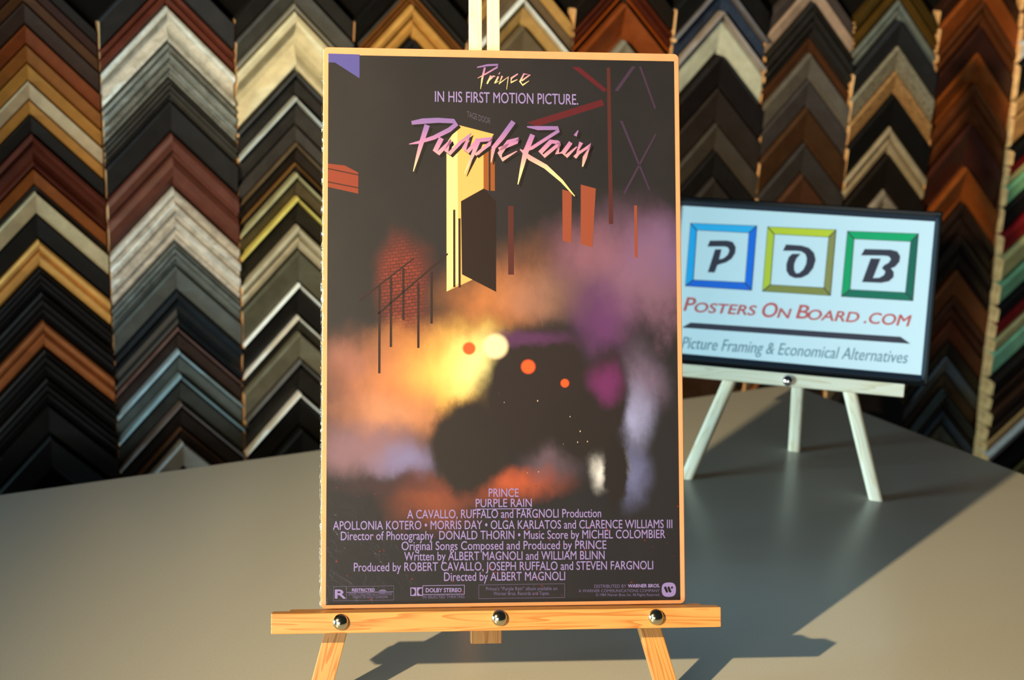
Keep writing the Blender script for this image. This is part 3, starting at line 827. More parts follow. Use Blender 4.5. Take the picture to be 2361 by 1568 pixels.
# ------------------------------------------------------------------ easels
def easel(label, loc, yaw, lean, P, mat, group, knob_mat):
    root = thing('table_easel', label, 'easel', loc, yaw, group)
    ez = Vector((0, math.sin(lean), math.cos(lean)))
    bk = Vector((0, math.cos(lean), -math.sin(lean)))
    o = Vector((0, P.get('oy', 0.0), P['z']))

    def F(x, d, e):
        return o + Vector((x, 0, 0)) + bk * d + ez * e
    out = -bk
    e_foot = -P['z'] / math.cos(lean)
    # ledge: a front rail and the narrower shelf strip behind it
    x0, x1 = P['ledge_x']
    d0, d1 = P['ledge_d']
    e0, e1 = P['ledge_e']
    em = (e0 + e1) / 2
    bar('ledge', root, F(x0, (d0 + d1) / 2, em), F(x1, (d0 + d1) / 2, em), e1 - e0, d1 - d0, ez, mat, 0.0007)
    if P.get('strip'):
        ds = P['strip']
        bar('shelf_strip', root, F(x0 + 0.012, (d1 + ds) / 2, em), F(x1 - 0.010, (d1 + ds) / 2, em), (e1 - e0) * 0.94, ds - d1, ez, mat, 0.0007)
    # front legs
    for (xa, ea, xb) in P['legs']:
        d = P['leg_d']
        b = F(xb, d, e_foot)
        a = F(xa, d, ea)
        l = bar('leg', root, b + (b - a).normalized() * P.get('leg_over', 0.0), a, P['leg_w'], P['leg_t'], (1, 0, 0), mat, 0.0007, 2, P.get('flute', False))
        for v in l.data.vertices:      # foot cut level with the table
            w = l.matrix_basis @ v.co
            if w.z < 0.012:
                ax = (l.matrix_basis.to_3x3() @ Vector((1, 0, 0)))
                v.co.x += (0.0004 - w.z) / ax.z
    # mast
    xm, wm = P['mast_x'], P['mast_w']
    dm, tm = P['mast_d'], P['mast_t']
    if P.get('mast_gap'):
        g = P['mast_gap']
        rw = (wm - g) / 2
        for sgn in (-1, 1):
            xc = xm + sgn * (g / 2 + rw / 2)
            bar('mast_rail', root, F(xc, dm + tm / 2, P['mast_e'][0] + 0.0197), F(xc, dm + tm / 2, P['mast_e'][1]), rw, tm, (1, 0, 0), P.get('mast_mat', mat), 0.0006)
        bar('mast_block', root, F(xm, dm + tm / 2, P['mast_e'][0]), F(xm, dm + tm / 2, P['mast_e'][0] + 0.0195), wm, tm, (1, 0, 0), mat, 0.0008)
        bar('mast_cap', root, F(xm, dm + tm / 2, P['mast_e'][1]), F(xm, dm + tm / 2, P['mast_e'][1] + 0.018), wm, tm, (1, 0, 0), mat, 0.0008)
    else:
        bar('mast', root, F(xm, dm + tm / 2, P['mast_e'][0]), F(xm, dm + tm / 2, P['mast_e'][1]), wm, tm, (1, 0, 0), mat, 0.0008)
    if P.get('cross_e'):
        ce = P['cross_e']
        bar('crossbar', root, F(xm - 0.030, dm + tm + 0.005, ce), F(xm + 0.030, dm + tm + 0.005, ce), 0.016, 0.010, ez, mat, 0.0007)
    # rear leg, hinged high on the mast
    xh, dh, eh = P['rear_top']
    a = F(xh, dh, eh)
    b = Vector(P['rear_foot'])
    l = bar('rear_leg', root, b, a, P['rear_w'], P['rear_t'], (1, 0, 0), mat, 0.0007, 2, P.get('flute', False))
    for v in l.data.vertices:
        w = l.matrix_basis @ v.co
        if w.z < 0.012:
            ax = (l.matrix_basis.to_3x3() @ Vector((1, 0, 0)))
            v.co.x += (0.0004 - w.z) / ax.z
    # dome headed bolts on the ledge
    for (x, e, r) in P['bolts']:
        bm = bmesh.new()
        rings = []
        prof = [(r, 0.0), (r * 1.0, 0.0006)]
        for k in range(1, 9):
            a2 = math.pi / 2 * k / 8
            prof.append((r * math.cos(a2), 0.0006 + r * 0.72 * math.sin(a2)))
        for (rr, h) in prof[:-1]:
            rings.append([bm.verts.new((rr * math.cos(2 * math.pi * k / 28), rr * math.sin(2 * math.pi * k / 28), h)) for k in range(28)])
        tip = bm.verts.new((0, 0, prof[-1][1]))
        for i in range(len(rings) - 1):
            for k in range(28):
                bm.faces.new((rings[i][k], rings[i][(k + 1) % 28], rings[i + 1][(k + 1) % 28], rings[i + 1][k]))
        for k in range(28):
            bm.faces.new((rings[-1][k], rings[-1][(k + 1) % 28], tip))
        bm.faces.new(rings[0][::-1])
        me = bm_mesh(bm, 'bolt', True)
        m = board_matrix(lean, 0)
        m.translation = F(x, d0 - 0.00005, e)
        link_mesh('bolt', me, knob_mat, root, m)
    return root


YAW, LEAN = 0.0891, 0.3115
BZ = 0.0785
BOARD_XY = (-0.0006, 0.9882)
easel('honey-coloured pine table easel in front, holding the dark film poster', (BOARD_XY[0], BOARD_XY[1], TZ), YAW, LEAN, dict(
    z=BZ, mast_mat=M_MAST, ledge_x=(-0.1752, 0.1627), ledge_d=(-0.022, -0.0072), ledge_e=(-0.0150, 0.0), strip=0.0068,
    legs=[(-0.022, 0.385, -0.1457), (0.001, 0.370, 0.1320)], leg_d=0.0135, leg_w=0.0168, leg_t=0.012,
    mast_x=-0.0129, mast_w=0.0242, mast_gap=0.0045, mast_d=0.0215, mast_t=0.012, mast_e=(-0.0310, 0.56), cross_e=0.39,
    rear_top=(-0.0129, 0.046, 0.40), rear_foot=(-0.0129, 0.235, 0.0), rear_w=0.0168, rear_t=0.011,
    bolts=[(-0.1242, -0.0066, 0.0060), (-0.0062, -0.0054, 0.0060), (0.1125, -0.0066, 0.0060)]), M_PINE, 'wooden table easels', M_CHROME)

SYAW, SLEAN = -0.2714, 0.3
SXY = (0.3004, 1.4708)
easel('small pale pine table easel behind, holding the black-framed shop sign', (SXY[0], SXY[1], TZ), SYAW, SLEAN, dict(
    z=0.126 * math.cos(SLEAN), oy=0.126 * math.sin(SLEAN), ledge_x=(-0.1243, 0.1243), ledge_d=(-0.014, 0.007), ledge_e=(-0.0070, 0.0070), strip=None,
    legs=[(-0.010, 0.165, -0.1065), (0.010, 0.165, 0.1065)], leg_d=0.0138, leg_w=0.0150, leg_t=0.013, flute=True,
    mast_x=0.0, mast_w=0.018, mast_gap=None, mast_d=0.0205, mast_t=0.010, mast_e=(-0.004, 0.185), cross_e=None,
    rear_top=(0.003, 0.042, 0.150), rear_foot=(0.0043, 0.158, 0.0), rear_w=0.0150, rear_t=0.013,
    bolts=[(0.0, -0.0008, 0.0062)]), M_PALE, 'wooden table easels', M_STEEL)

# ------------------------------------------------------------------ shop sign on the rear easel
sign = thing('framed_sign', 'black-framed white shop sign with three coloured squares, on the rear easel', 'sign', (SXY[0], SXY[1], TZ), SYAW)
SB = 0.126 * math.cos(SLEAN)
M_FRAME = plain('black_frame_lacquer', (9, 10, 13), 0.35, spec=0.3)
M_LIP = plain('blue_black_frame_lip', (34, 42, 54), 0.45, spec=0.3)
M_WHITE = ink('white_sign_print', (226, 238, 244), 0.35)
M_INK = ink('charcoal_ink', (66, 62, 74))
u0, u1, v0, v1 = -0.148, 0.148, 0.0072 + 0.1262, 0.3240
iu0, iu1, iv0, iv1 = -0.1404, 0.1404, 0.1447, 0.3136


def ring_frame(name, outer, inner, prof, mat, parent, matrix):
    """picture-frame moulding swept round a rectangle; prof = (fraction from outer to inner, height)"""
    bm = bmesh.new()
    rings = []
    for f, h in prof:
        x0 = outer[0] + (inner[0] - outer[0]) * f
        x1 = outer[1] + (inner[1] - outer[1]) * f
        y0 = outer[2] + (inner[2] - outer[2]) * f
        y1 = outer[3] + (inner[3] - outer[3]) * f
        rings.append([bm.verts.new((x, y, h)) for x, y in ((x0, y0), (x1, y0), (x1, y1), (x0, y1))])
    for i in range(len(rings)):
        a, b = rings[i], rings[(i + 1) % len(rings)]
        for k in range(4):
            bm.faces.new((a[k], a[(k + 1) % 4], b[(k + 1) % 4], b[k]))
    return link_mesh(name, bm_mesh(bm, name), mat, parent, matrix)


SBM = board_matrix(SLEAN, 0, 0, 0.005)
ring_frame('frame', (u0, u1, v0, v1), (u0 + .0042, u1 - .0042, v0 + .0056, v1 - .0056),
           [(0, -0.012), (0, 0.0045), (0.25, 0.0062), (0.8, 0.0058), (1, 0.0040), (1, -0.012)], M_FRAME, sign, SBM)
ring_frame('frame_lip', (u0 + .0042, u1 - .0042, v0 + .0056, v1 - .0056), (iu0, iu1, iv0, iv1),
           [(0, -0.010), (0, 0.0038), (1, 0.0008), (1, -0.010)], M_LIP, sign, SBM)
link_mesh('sign_panel', box_mesh('sign_panel', iu1 - iu0, iv1 - iv0, 0.006, 0, 1, ((iu0 + iu1) / 2, (iv0 + iv1) / 2, -0.003)), M_WHITE, sign, SBM)


def on_sign(d):
    return board_matrix(SLEAN, 0, 0, 0.005 + d)


for ch in 'POB':
    link_mesh('logo_letter', poly_mesh([SIGN[ch]], 'logo_letter'), M_INK, sign, on_sign(0.0003))
link_mesh('divider_bar', poly_mesh([SIGN['bar']], 'divider_bar'), M_INK, sign, on_sign(0.0003))
FR_COL = [((58, 186, 246), (44, 178, 250), (34, 118, 232), (40, 112, 222)),
          ((214, 214, 58), (206, 210, 64), (156, 146, 86), (152, 146, 76)),
          ((28, 172, 108), (28, 166, 104), (34, 106, 88), (34, 116, 92))]      # top, left, right, bottom
for (outer, inner), cols in zip(SIGN['frames'], FR_COL):
    TL, TR, BR, BL = outer
    tl, tr, br, bl = inner
    lg = link_mesh('logo_square', poly_mesh([[TL, TR, tr, tl], [TR, BR, br, tr], [BR, BL, bl, br], [BL, TL, tl, bl]], 'logo_square'), M_INK, sign, on_sign(0.0003))

    def inset(q, k=0.07):
        out = []
        ln = [(Vector(q[(i + 1) % 4]) - Vector(q[i])).normalized() for i in range(4)]
        w = 0.00055
        c = [Vector(p) for p in q]
        # move each corner inwards along both neighbouring edges
        for i in range(4):
            a, b = ln[i], -ln[i - 1]
            cr = abs(a.x * b.y - a.y * b.x)
            out.append(c[i] + (a + b) * (w / max(cr, 0.3)))
        return out
    for q, cc in zip(([TL, TR, tr, tl], [BL, TL, tl, bl], [TR, BR, br, tr], [BR, BL, bl, br]), cols):
        link_mesh('coloured_side', poly_mesh([inset(q)], 'coloured_side'), ink('sign_ink_%d_%d_%d' % cc, cc), lg, Matrix.Translation((0, 0, 0.0002)))
M_RED = ink('brick_red_ink', (216, 98, 96))
M_TEAL = ink('grey_teal_ink', (122, 152, 164))
for (s, a, b, y0, y1, cap, m) in SIGN_TEXT:
    bold = 0.00026 if m == 'red' else 0.0
    me = text_mesh(s, a, b, 0, cap, 'lettering', bold, 0.18 if m == 'red' else 0.22)
    for v in me.vertices:
        v.co.y += y0 + (v.co.x - a) / (b - a) * (y1 - y0)
    link_mesh('shop_name' if m == 'red' else 'strapline', me, M_RED if m == 'red' else M_TEAL, sign, on_sign(0.0003))

# ------------------------------------------------------------------ poster on the front easel
poster = thing('mounted_poster', 'dark shrink-wrapped film poster on brown board, standing on the front easel', 'poster', (BOARD_XY[0], BOARD_XY[1], TZ), YAW)
BW, BH, BT = 0.280, 0.432, 0.006
POM = board_matrix(LEAN, BZ)


def on_poster(d):
    return board_matrix(LEAN, BZ, 0, d)


bm = bmesh.new()
bmesh.ops.create_cube(bm, size=1.0)
for v in bm.verts:
    v.co = Vector((v.co.x * BW, v.co.y * BH + BH / 2 + 0.0003, v.co.z * BT - BT / 2))
bmesh.ops.bevel(bm, geom=[e for e in bm.edges if abs(e.verts[0].co.z - e.verts[1].co.z) > 0.003], offset=0.004, segments=5, affect='EDGES', profile=0.5)
bmesh.ops.bevel(bm, geom=[e for e in bm.edges if abs(e.verts[0].co.z - e.verts[1].co.z) < 0.001], offset=0.0006, segments=2, affect='EDGES', profile=0.5)
link_mesh('backing_board', bm_mesh(bm, 'backing_board'), M_KRAFT, poster, POM)

PU0, PU1, PV0, PV1 = -0.1360, 0.1361, 0.0031, 0.4262


PRINT = 0.58       # printed inks on matt paper


def rgba_p(c):
    return rgba(c, PRINT)


def ink_p(name, c):
    return ink(name, c, 0.5, PRINT)


def art_material():
    t = NT('printed_night_scene')
    tc = t.n('ShaderNodeTexCoord')
    uv = tc.outputs['UV']                 # u 0..1 over 800 units, v 0..1 over 1262 units
    nz = t.n('ShaderNodeTexNoise')
    nz.inputs['Scale'].default_value = 5.5
    nz.inputs['Detail'].default_value = 9
    nz.inputs['Roughness'].default_value = 0.6
    t.l(uv, nz.inputs['Vector'])
    sub = t.n('ShaderNodeVectorMath')
    sub.operation = 'SUBTRACT'
    t.l(nz.outputs['Color'], sub.inputs[0])
    sub.inputs[1].default_value = (0.5, 0.5, 0.5)

    def warped(amount):
        s = t.n('ShaderNodeVectorMath')
        s.operation = 'SCALE'
        s.inputs['Scale'].default_value = amount
        t.l(sub.outputs[0], s.inputs[0])
        a = t.n('ShaderNodeVectorMath')
        a.operation = 'ADD'
        t.l(uv, a.inputs[0])
        t.l(s.outputs[0], a.inputs[1])
        return a.outputs[0]
    W = {0.0: uv, 0.12: warped(0.12), 0.3: warped(0.3)}
    puff = t.noise(uv, 11.0, 9, 0.66, 0.4)
    puffm = t.math('MULTIPLY', t.math('SUBTRACT', puff, 0.28), 2.4, True)
    col = (0.030, 0.026, 0.030, 1)
    fine = t.noise(uv, 3.0, 5)
    col = t.ramp(fine, [(0.3, rgba_p((31, 31, 38))), (0.7, rgba_p((42, 39, 47)))])

    def blob(col, x, y, rx, ry, c, k=1.0, soft=1.0, warp=0.12, smoke=0.0, ang=0.0):
        cx, cy = (x - 757) / 802, 1 - (y - 132) / 1258
        mp = t.n('ShaderNodeMapping')
        mp.vector_type = 'TEXTURE'
        mp.inputs['Location'].default_value = (cx, cy, 0)
        mp.inputs['Rotation'].default_value = (0, 0, ang)
        mp.inputs['Scale'].default_value = (rx / 802, ry / 1258, 1)
        t.l(W[warp], mp.inputs['Vector'])
        ln = t.n('ShaderNodeVectorMath')
        ln.operation = 'LENGTH'
        t.l(mp.outputs[0], ln.inputs[0])
        mr = t.n('ShaderNodeMapRange')
        mr.interpolation_type = 'SMOOTHSTEP'
        mr.inputs['From Min'].default_value = 1 - soft
        mr.inputs['From Max'].default_value = 1.0 + 0.25 * soft
        mr.inputs['To Min'].default_value = k
        mr.inputs['To Max'].default_value = 0.0
        t.l(ln.outputs['Value'], mr.inputs['Value'])
        f = mr.outputs[0]
        if smoke:
            sm = t.math('ADD', t.math('MULTIPLY', puffm, smoke), 1 - smoke, True)
            f = t.math('MULTIPLY', f, sm, True)
        return t.mix(f, col, rgba_p(c) if isinstance(c, tuple) else c)
    # far haze and glows
    col = blob(col, 1440, 630, 150, 170, (142, 102, 146), .9, 1, .12, .25)
    col = blob(col, 1350, 590, 110, 90, (150, 100, 125), .75, 1, .12, .3)
    col = blob(col, 1520, 600, 80, 110, (128, 98, 150), .8)
    col = blob(col, 1490, 700, 110, 90, (135, 100, 130), .7, 1, .3, .3)
    col = blob(col, 930, 650, 75, 120, (128, 50, 44), .85, .9, .12)
    bk = t.n('ShaderNodeTexBrick')
    bk.inputs['Scale'].default_value = 30
    bk.inputs['Mortar Size'].default_value = 0.035
    bk.inputs['Color1'].default_value = rgba_p((138, 56, 48))
    bk.inputs['Color2'].default_value = rgba_p((110, 42, 38))
    bk.inputs['Mortar'].default_value = rgba_p((60, 30, 30))
    mpb = t.n('ShaderNodeMapping')
    mpb.inputs['Scale'].default_value = (1.0, 1.35, 1)
    mpb.inputs['Rotation'].default_value = (0, 0, -0.12)
    t.l(uv, mpb.inputs['Vector'])
    t.l(mpb.outputs[0], bk.inputs['Vector'])
    col = blob(col, 925, 675, 62, 125, bk.outputs['Color'], .85, .7, .0)
    col = blob(col, 1180, 640, 110, 110, (150, 96, 74), .75, 1, .12, .45)
    col = blob(col, 1130, 700, 130, 100, (205, 130, 80), .9, 1, .12, .35)
    col = blob(col, 1240, 690, 110, 80, (170, 125, 115), .75, 1, .12, .35)
    # warm smoke
    col = blob(col, 850, 900, 150, 150, (160, 104, 92), .95, .9, .12, .35)
    col = blob(col, 970, 880, 170, 140, (226, 146, 88), .95, 1, .12, .3)
    col = blob(col, 960, 780, 110, 60, (200, 130, 76), .8, 1, .12, .55)
    col = blob(col, 1070, 850, 140, 110, (255, 214, 110), 1, .9, .12, .25)
    col = blob(col, 1100, 850, 90, 80, (255, 244, 170), 1, .9, .12)
    col = blob(col, 900, 960, 130, 60, (214, 150, 120), .8, 1, .12, .3)
    col = blob(col, 850, 1040, 160, 75, (140, 108, 128), .95, .8, .12, .1)
    col = blob(col, 930, 1070, 90, 50, (128, 122, 176), .95, 1, .12)
    col = blob(col, 800, 830, 60, 50, (176, 118, 112), .6, 1, .12, .5)
    # cool light at the right
    col = blob(col, 1480, 880, 70, 80, (128, 110, 150), .9, 1, .12, .4)
    col = blob(col, 1455, 960, 60, 90, (160, 165, 225), .95, 1, .12, .35)
    col = blob(col, 1440, 1100, 60, 90, (122, 128, 190), .9, 1, .12, .35)
    col = blob(col, 1385, 1080, 45, 70, (236, 238, 252), 1, .8, .12)
    col = blob(col, 1260, 1080, 80, 60, (110, 90, 112), .8, 1, .12, .3)
    # wet ground with warm light
    col = blob(col, 1160, 1130, 150, 45, (196, 92, 60), .9, 1, .12, .4)
    col = blob(col, 990, 1160, 110, 75, (150, 78, 56), .85, 1, .12, .3)
    col = blob(col, 900, 1130, 150, 30, (70, 46, 56), .7, 1, .12, .3)
    # big plain dark masses in the middle, with a violet cloud above them
    col = blob(col, 1385, 745, 92, 100, (98, 52, 114), .95, .9, .12, .2)
    col = blob(col, 1075, 1035, 95, 125, (40, 34, 36), 1, .3, .12, 0, -.45)
    col = blob(col, 1225, 910, 150, 165, (40, 32, 36), 1, .35, .12, 0, .15)
    col = blob(col, 1385, 930, 62, 150, (38, 31, 35), 1, .4, .12, 0, -.1)
    col = blob(col, 1405, 1100, 30, 130, (34, 29, 32), 1, .4, .12)
    col = blob(col, 1330, 1010, 90, 90, (37, 31, 34), 1, .5, .12)
    col = blob(col, 1215, 795, 110, 26, (84, 46, 94), 1, .8, .12)
    col = blob(col, 1385, 870, 50, 50, (112, 42, 108), .9, .9, .12)
    # round soft lights
    for (x, y, r, c) in ((1138, 806, 32, (255, 232, 196)), (1078, 811, 17, (236, 92, 44)), (1213, 853, 18, (255, 96, 44)), (1297, 891, 11, (240, 92, 40))):
        col = blob(col, x, y, r, r, c, 1, .35, .0)
    # small glints scattered over the dark middle
    gv = t.n('ShaderNodeTexVoronoi')
    gv.inputs['Scale'].default_value = 60
    t.l(uv, gv.inputs['Vector'])
    gd = t.math('LESS_THAN', gv.outputs['Distance'], 0.10)
    glint = t.math('MULTIPLY', gd, t.math('GREATER_THAN', t.noise(uv, 12, 2), 0.55))
    keep = col
    lit = t.mix(glint, col, rgba_p((214, 190, 160)))
    col = blob(keep, 1230, 1000, 150, 110, lit, 1, .3, .0)
    # fallen specks on the ground
    vo = t.n('ShaderNodeTexVoronoi')
    vo.inputs['Scale'].default_value = 46
    mpv = t.n('ShaderNodeMapping')
    mpv.inputs['Scale'].default_value = (1.0, 2.6, 1)
    t.l(uv, mpv.inputs['Vector'])
    t.l(mpv.outputs[0], vo.inputs['Vector'])
    dot = t.math('LESS_THAN', vo.outputs['Distance'], 0.14)
    sep = t.n('ShaderNodeSeparateXYZ')
    t.l(uv, sep.inputs[0])
    low = t.math('LESS_THAN', sep.outputs['Y'], 0.22)
    rare = t.math('GREATER_THAN', t.noise(uv, 14, 2), 0.56)
    col = t.mix(t.math('MULTIPLY', t.math('MULTIPLY', dot, low), t.math('MULTIPLY', rare, 0.8)), col, rgba_p((150, 34, 30)))
    t.l(col, t.b.inputs['Base Color'])
    t.b.inputs['Roughness'].default_value = 0.5
    t.b.inputs['Specular IOR Level'].default_value = 0.25
    return t.m


me = mesh_from([(PU0, PV0, 0), (PU1, PV0, 0), (PU1, PV1, 0), (PU0, PV1, 0)], [(0, 1, 2, 3)], 'printed_picture')
uvl = me.uv_layers.new(name='UVMap')
for lp, co in zip(uvl.data, ((0, 0), (1, 0), (1, 1), (0, 1))):
    lp.uv = co
link_mesh('printed_picture', me, art_material(), poster, on_poster(0.00006))


def pq(x, y):      # print units (same frame as the blobs) to board u, v
    return (PU0 + (x - 757) / 802 * (PU1 - PU0), PV1 - (y - 132) / 1258 * (PV1 - PV0))


def patch(name, quads, c, d=0.00012):
    return link_mesh(name, poly_mesh([[pq(*q) for q in p] for p in quads], name), ink_p('print_%d_%d_%d' % c, c), poster, on_poster(d))


patch('printed_doorway', [[(1027, 335), (1055, 292), (1136, 312), (1112, 350), (1112, 640), (1027, 680)]], (240, 182, 112))
patch('printed_door_glow', [[(1027, 335), (1052, 299), (1054, 660), (1027, 680)]], (255, 224, 160), 0.00014)
patch('printed_door_shade', [[(1060, 470), (1112, 440), (1140, 470), (1140, 680), (1062, 640)]], (40, 28, 28), 0.00015)
patch('printed_door_edge', [[(1112, 345), (1124, 345), (1124, 445), (1112, 440)], [(1128, 335), (1138, 335), (1138, 445), (1128, 445)]], (150, 84, 44), 0.00015)
patch('printed_window', [[(1337, 428), (1372, 437), (1363, 575), (1336, 568)], [(1294, 440), (1316, 446), (1314, 565), (1294, 560)], [(1461, 476), (1468, 476), (1468, 600), (1461, 597)]], (150, 76, 58))
patch('printed_blue_corner', [[(757, 129), (828, 130), (828, 186), (772, 150), (757, 150)]], (86, 84, 168))
patch('printed_orange_panel', [[(757, 386), (795, 390), (826, 406), (826, 455), (757, 440)]], (138, 60, 46))
patch('printed_panel_line', [[(757, 396), (826, 410), (826, 413), (757, 399)], [(757, 427), (826, 440), (826, 443), (757, 430)]], (70, 36, 36), 0.00015)
patch('printed_red_beam', [[(1212, 284), (1388, 226), (1394, 240), (1238, 292)], [(1318, 150), (1336, 150), (1402, 204), (1392, 208)]], (92, 30, 42))
patch('printed_purple_beam', [[(1459, 146), (1468, 146), (1426, 206), (1418, 204)], [(1476, 146), (1481, 146), (1515, 244), (1512, 248)],
                              [(1430, 276), (1436, 276), (1500, 440), (1496, 440)], [(1512, 306), (1516, 306), (1440, 450), (1436, 446)]], (68, 50, 80))
patch('printed_red_post', [[(1400, 150), (1408, 150), (1412, 520), (1402, 520)], [(1168, 480), (1181, 480), (1181, 640), (1168, 640)]], (84, 42, 44))
patch('printed_railing', [[(828, 700), (952, 602), (952, 606), (828, 705)], [(870, 730), (1030, 590), (1030, 595), (870, 736)]] +
      [[(x, y), (x + 5, y), (x + 5, y + h), (x, y + h)] for x, y, h in ((872, 668, 200), (898, 648, 160), (926, 626, 120), (960, 660, 150), (990, 634, 120), (1042, 490, 180), (1054, 510, 160))], (50, 34, 36), 0.00018)


def gradient_ink():
    t = NT('lilac_to_yellow_ink')
    tc = t.n('ShaderNodeTexCoord')
    sep = t.n('ShaderNodeSeparateXYZ')
    t.l(tc.outputs['Generated'], sep.inputs[0])
    t.l(t.ramp(sep.outputs['Y'], [(0.0, rgba_p((255, 236, 150))), (0.3, rgba_p((255, 228, 178))), (0.48, rgba_p((240, 168, 176))), (0.66, rgba_p((196, 132, 190))), (0.85, rgba_p((150, 112, 190))), (1.0, rgba_p((132, 104, 186)))]), t.b.inputs['Base Color'])
    t.b.inputs['Roughness'].default_value = 0.5
    return t.m


M_GRAD = gradient_ink()
M_SHADE = ink_p('black_ink', (30, 27, 30))
M_LAV = ink_p('lavender_ink', (152, 136, 208))
M_DIM = ink_p('dim_lavender_ink', (112, 102, 154))
link_mesh('title_shadow', strokes_mesh(TITLE, 'title_shadow', 0.0018, -0.0018, 1.5), M_SHADE, poster, on_poster(0.00024))
link_mesh('title_lettering', strokes_mesh(TITLE, 'title_lettering', 0, 0, 1.5), M_GRAD, poster, on_poster(0.00030))
link_mesh('name_lettering', strokes_mesh(BYLINE, 'name_lettering', 0, 0, 1.45), M_GRAD, poster, on_poster(0.00030))
for (s, a, b, y0, y1, cap, m) in CREDITS:
    bold = {'lav': 0.00005, 'boldlav': 0.00012 if s != 'R' else 0.0003, 'dim': 0.0}[m]
    me = text_mesh(s, a, b, 0, cap, 'credit_line', bold)
    for v in me.vertices:
        v.co.y += y0 + (v.co.x - a) / (b - a) * (y1 - y0)
    link_mesh('credit_line', me, M_DIM if m == 'dim' else M_LAV, poster, on_poster(0.00024))
me = text_mesh('TAGE DOOR', -0.0283, -0.0100, 0, 0.0046, 'door_lettering')
for v in me.vertices:
    v.co.y += 0.3790 + (v.co.x + 0.0283) * -0.30
link_mesh('door_lettering', me, ink_p('faint_blue_ink', (92, 86, 112)), poster, on_poster(0.00024))


def rect_lines(k, a, b, c, d, w):
    u_0, u_1, v_0, v_1 = min(a, c), max(a, c), min(b, d), max(b, d)
    h = w / 2

    def R(x0, y0, x1, y1):
        return [(x0, y0), (x1, y0), (x1, y1), (x0, y1)]
    if k == 'line':
        return [R(u_0 - h, v_0 - h, u_1 + h, v_1 + h)] if (u_1 - u_0) < h * 2 or (v_1 - v_0) < 0.002 else []
    return [R(u_0 - h, v_0 - h, u_1 + h, v_0 + h), R(u_0 - h, v_1 - h, u_1 + h, v_1 + h), R(u_0 - h, v_0 + h, u_0 + h, v_1 - h), R(u_1 - h, v_0 + h, u_1 + h, v_1 - h)]


for r in RULES:
    q = rect_lines(*r)
    if q:
        link_mesh('rule', poly_mesh(q, 'rule'), M_LAV if r[-1] > 0.0003 else M_DIM, poster, on_poster(0.00024))


def arc(cx, cy, r, a0, a1, n=14, sx=1.0):
    return [(cx + sx * r * math.cos(a0 + (a1 - a0) * k / n), cy + r * math.sin(a0 + (a1 - a0) * k / n)) for k in range(n + 1)]


# twin D emblem
ux0, vy0 = pq(945, 1372)
ux1, vy1 = pq(973, 1353)
hh = vy1 - vy0
mid = (ux0 + ux1) / 2
link_mesh('sound_emblem', poly_mesh([[(ux0, vy0), (mid - 0.0003, vy0), (mid - 0.0003, vy1), (ux0, vy1)], [(mid + 0.0003, vy0), (ux1, vy0), (ux1, vy1), (mid + 0.0003, vy1)]], 'sound_emblem'), M_LAV, poster, on_poster(0.00024))
dd = [(ux0 + 0.0007, vy0 + 0.0007)] + arc(ux0 + 0.0010, (vy0 + vy1) / 2, hh / 2 - 0.0007, -math.pi / 2, math.pi / 2) + [(ux0 + 0.0007, vy1 - 0.0007)]
d2 = [(ux0 + ux1 - u, v) for u, v in dd][::-1]
link_mesh('sound_emblem_bowl', poly_mesh([dd, d2], 'sound_emblem_bowl'), M_SHADE, poster, on_poster(0.00030))
# rounded badge with three slanted strokes
cx, cy = 0.1271, 0.0112
sq = []
for k in range(40):
    a = 2 * math.pi * k / 40
    c, s = math.cos(a), math.sin(a)
    sq.append((cx + 0.0056 * abs(c) ** 0.72 * (1 if c > 0 else -1), cy + 0.0055 * abs(s) ** 0.72 * (1 if s > 0 else -1)))
link_mesh('studio_badge', poly_mesh([sq], 'studio_badge'), M_LAV, poster, on_poster(0.00024))
link_mesh('studio_badge_strokes', strokes_mesh([
    [(cx - 0.0033, cy + 0.0022, .0006), (cx - 0.0030, cy + 0.0019, .0009), (cx - 0.0014, cy - 0.0017, .0009), (cx - 0.0012, cy - 0.0021, .0005)],
    [(cx - 0.0007, cy + 0.0022, .0006), (cx - 0.0004, cy + 0.0019, .0009), (cx + 0.0011, cy - 0.0017, .0009), (cx + 0.0013, cy - 0.0021, .0005)],
    [(cx + 0.0018, cy + 0.0019, .0005), (cx + 0.0024, cy + 0.0016, .0010), (cx + 0.0030, cy + 0.0012, .0005)]], 'studio_badge_strokes'), M_SHADE, poster, on_poster(0.00030))
# small oval in the rating box
link_mesh('rating_oval', poly_mesh([arc(pq(883, 1361)[0], pq(883, 1361)[1], 0.0015, 0, 2 * math.pi * 23 / 24, 23, 2.0)], 'rating_oval'), M_DIM, poster, on_poster(0.00024))

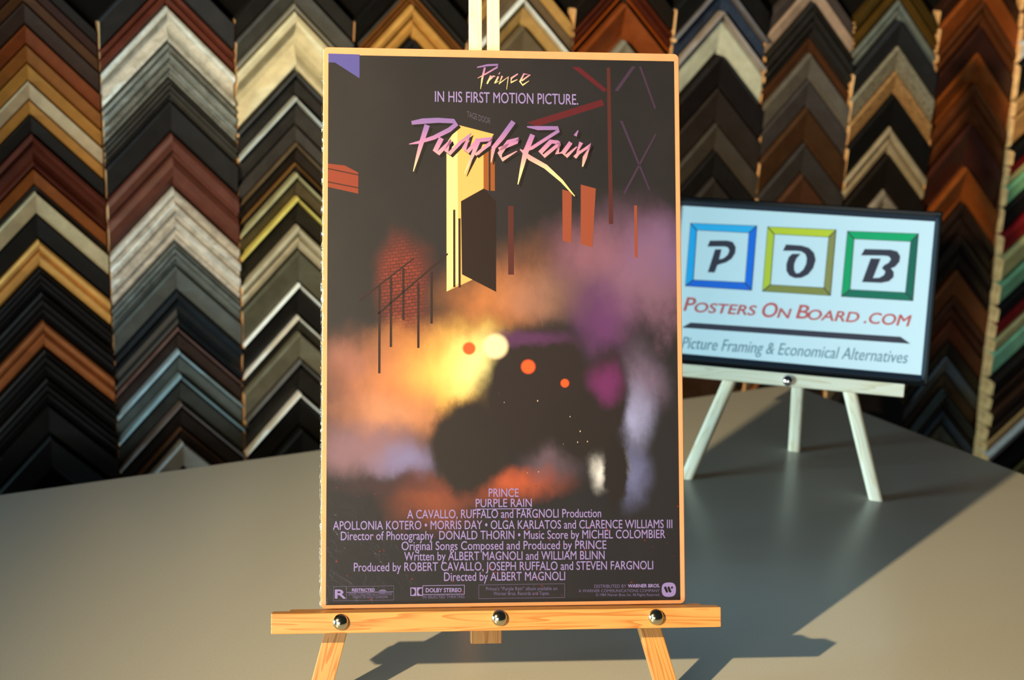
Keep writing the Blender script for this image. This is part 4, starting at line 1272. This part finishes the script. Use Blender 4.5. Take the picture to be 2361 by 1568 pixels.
# shrink-wrap film: a clear skin over the face, gathered and rippled round the left edge
def film_material():
    t = NT('clear_shrink_film')
    t.t.nodes.remove(t.b)
    out = next(n for n in t.t.nodes if n.type == 'OUTPUT_MATERIAL')
    tr = t.n('ShaderNodeBsdfTransparent')
    gl = t.n('ShaderNodeBsdfGlossy')
    gl.inputs['Roughness'].default_value = 0.16
    lw = t.n('ShaderNodeLayerWeight')
    lw.inputs['Blend'].default_value = 0.5
    fac = t.math('ADD', t.math('MULTIPLY', t.math('POWER', lw.outputs['Facing'], 5.0), 0.7), 0.035)
    mx = t.n('ShaderNodeMixShader')
    bp = t.n('ShaderNodeBump')
    bp.inputs['Strength'].default_value = 0.25
    bp.inputs['Distance'].default_value = 0.002
    v = t.coords((1, 1, 1))
    t.l(t.noise(v, 55, 4, 0.6, 1.0), bp.inputs['Height'])
    t.l(bp.outputs[0], gl.inputs['Normal'])
    t.l(fac, mx.inputs['Fac'])
    t.l(tr.outputs[0], mx.inputs[1])
    t.l(gl.outputs[0], mx.inputs[2])
    t.l(mx.outputs[0], out.inputs['Surface'])
    return t.m


def film():
    bm = bmesh.new()
    # face sheet
    z = 0.0013
    vs_ = [bm.verts.new(c) for c in ((-BW / 2 + 0.001, 0.001, z), (BW / 2 - 0.001, 0.001, z), (BW / 2 - 0.001, BH - 0.001, z), (-BW / 2 + 0.001, BH - 0.001, z))]
    bm.faces.new(vs_)
    # rippled wrap along the left edge
    N = 260
    rows = []
    for i in range(N + 1):
        v = 0.002 + (BH - 0.004) * i / N
        row = []
        for k in range(9):
            a = (math.pi * 0.62) * k / 8
            w = noise.noise(Vector((v * 330, k * 0.25, 1.3))) + 0.6 * noise.noise(Vector((v * 900, k * 0.4, 7.1)))
            r = 0.0016 + 0.0009 * max(w, -0.6) * math.sin(math.pi * min(1, (k + 1) / 8))
            row.append(bm.verts.new((-BW / 2 + 0.001 - r * math.sin(a) * 1.25, v, z - 0.0016 + r * math.cos(a))))
        rows.append(row)
    for i in range(N):
        for k in range(8):
            bm.faces.new((rows[i][k], rows[i + 1][k], rows[i + 1][k + 1], rows[i][k + 1]))
    # little gathered creases beside the left and top edges
    rr = random.Random(3)
    for i in range(90):
        if i < 66:
            cx_, cy_ = -BW / 2 + 0.006 + rr.random() ** 2 * 0.016, rr.random() * (BH - 0.01) + 0.005
            an = rr.uniform(-0.5, 0.9)
        else:
            cx_, cy_ = rr.uniform(-BW / 2 + 0.01, BW / 2 - 0.01), BH - 0.004 - rr.random() ** 2 * 0.014
            an = rr.uniform(0.8, 1.5)
        L_, h_, w_ = rr.uniform(0.002, 0.008), rr.uniform(0.0002, 0.00015), rr.uniform(0.0003, 0.0007)
        dx, dy = math.cos(an), math.sin(an)
        P_ = [bm.verts.new((cx_ + a_ * dx * L_ / 2 - b_ * dy * w_, cy_ + a_ * dy * L_ / 2 + b_ * dx * w_, z + c_)) for a_, b_, c_ in
              ((-1, 0, 0.00005), (0, -1, 0.00005), (0, 0, h_), (0, 1, 0.00005), (1, 0, 0.00005))]
        for q in ((0, 1, 2), (1, 4, 2), (4, 3, 2), (3, 0, 2)):
            bm.faces.new([P_[k] for k in q])
    me = bpy.data.meshes.new('shrink_wrap')
    bmesh.ops.recalc_face_normals(bm, faces=bm.faces)
    bm.to_mesh(me)
    bm.free()
    for p in me.polygons:
        p.use_smooth = True
    return me


link_mesh('shrink_wrap', film(), film_material(), poster, POM)
bpy.context.view_layer.update()
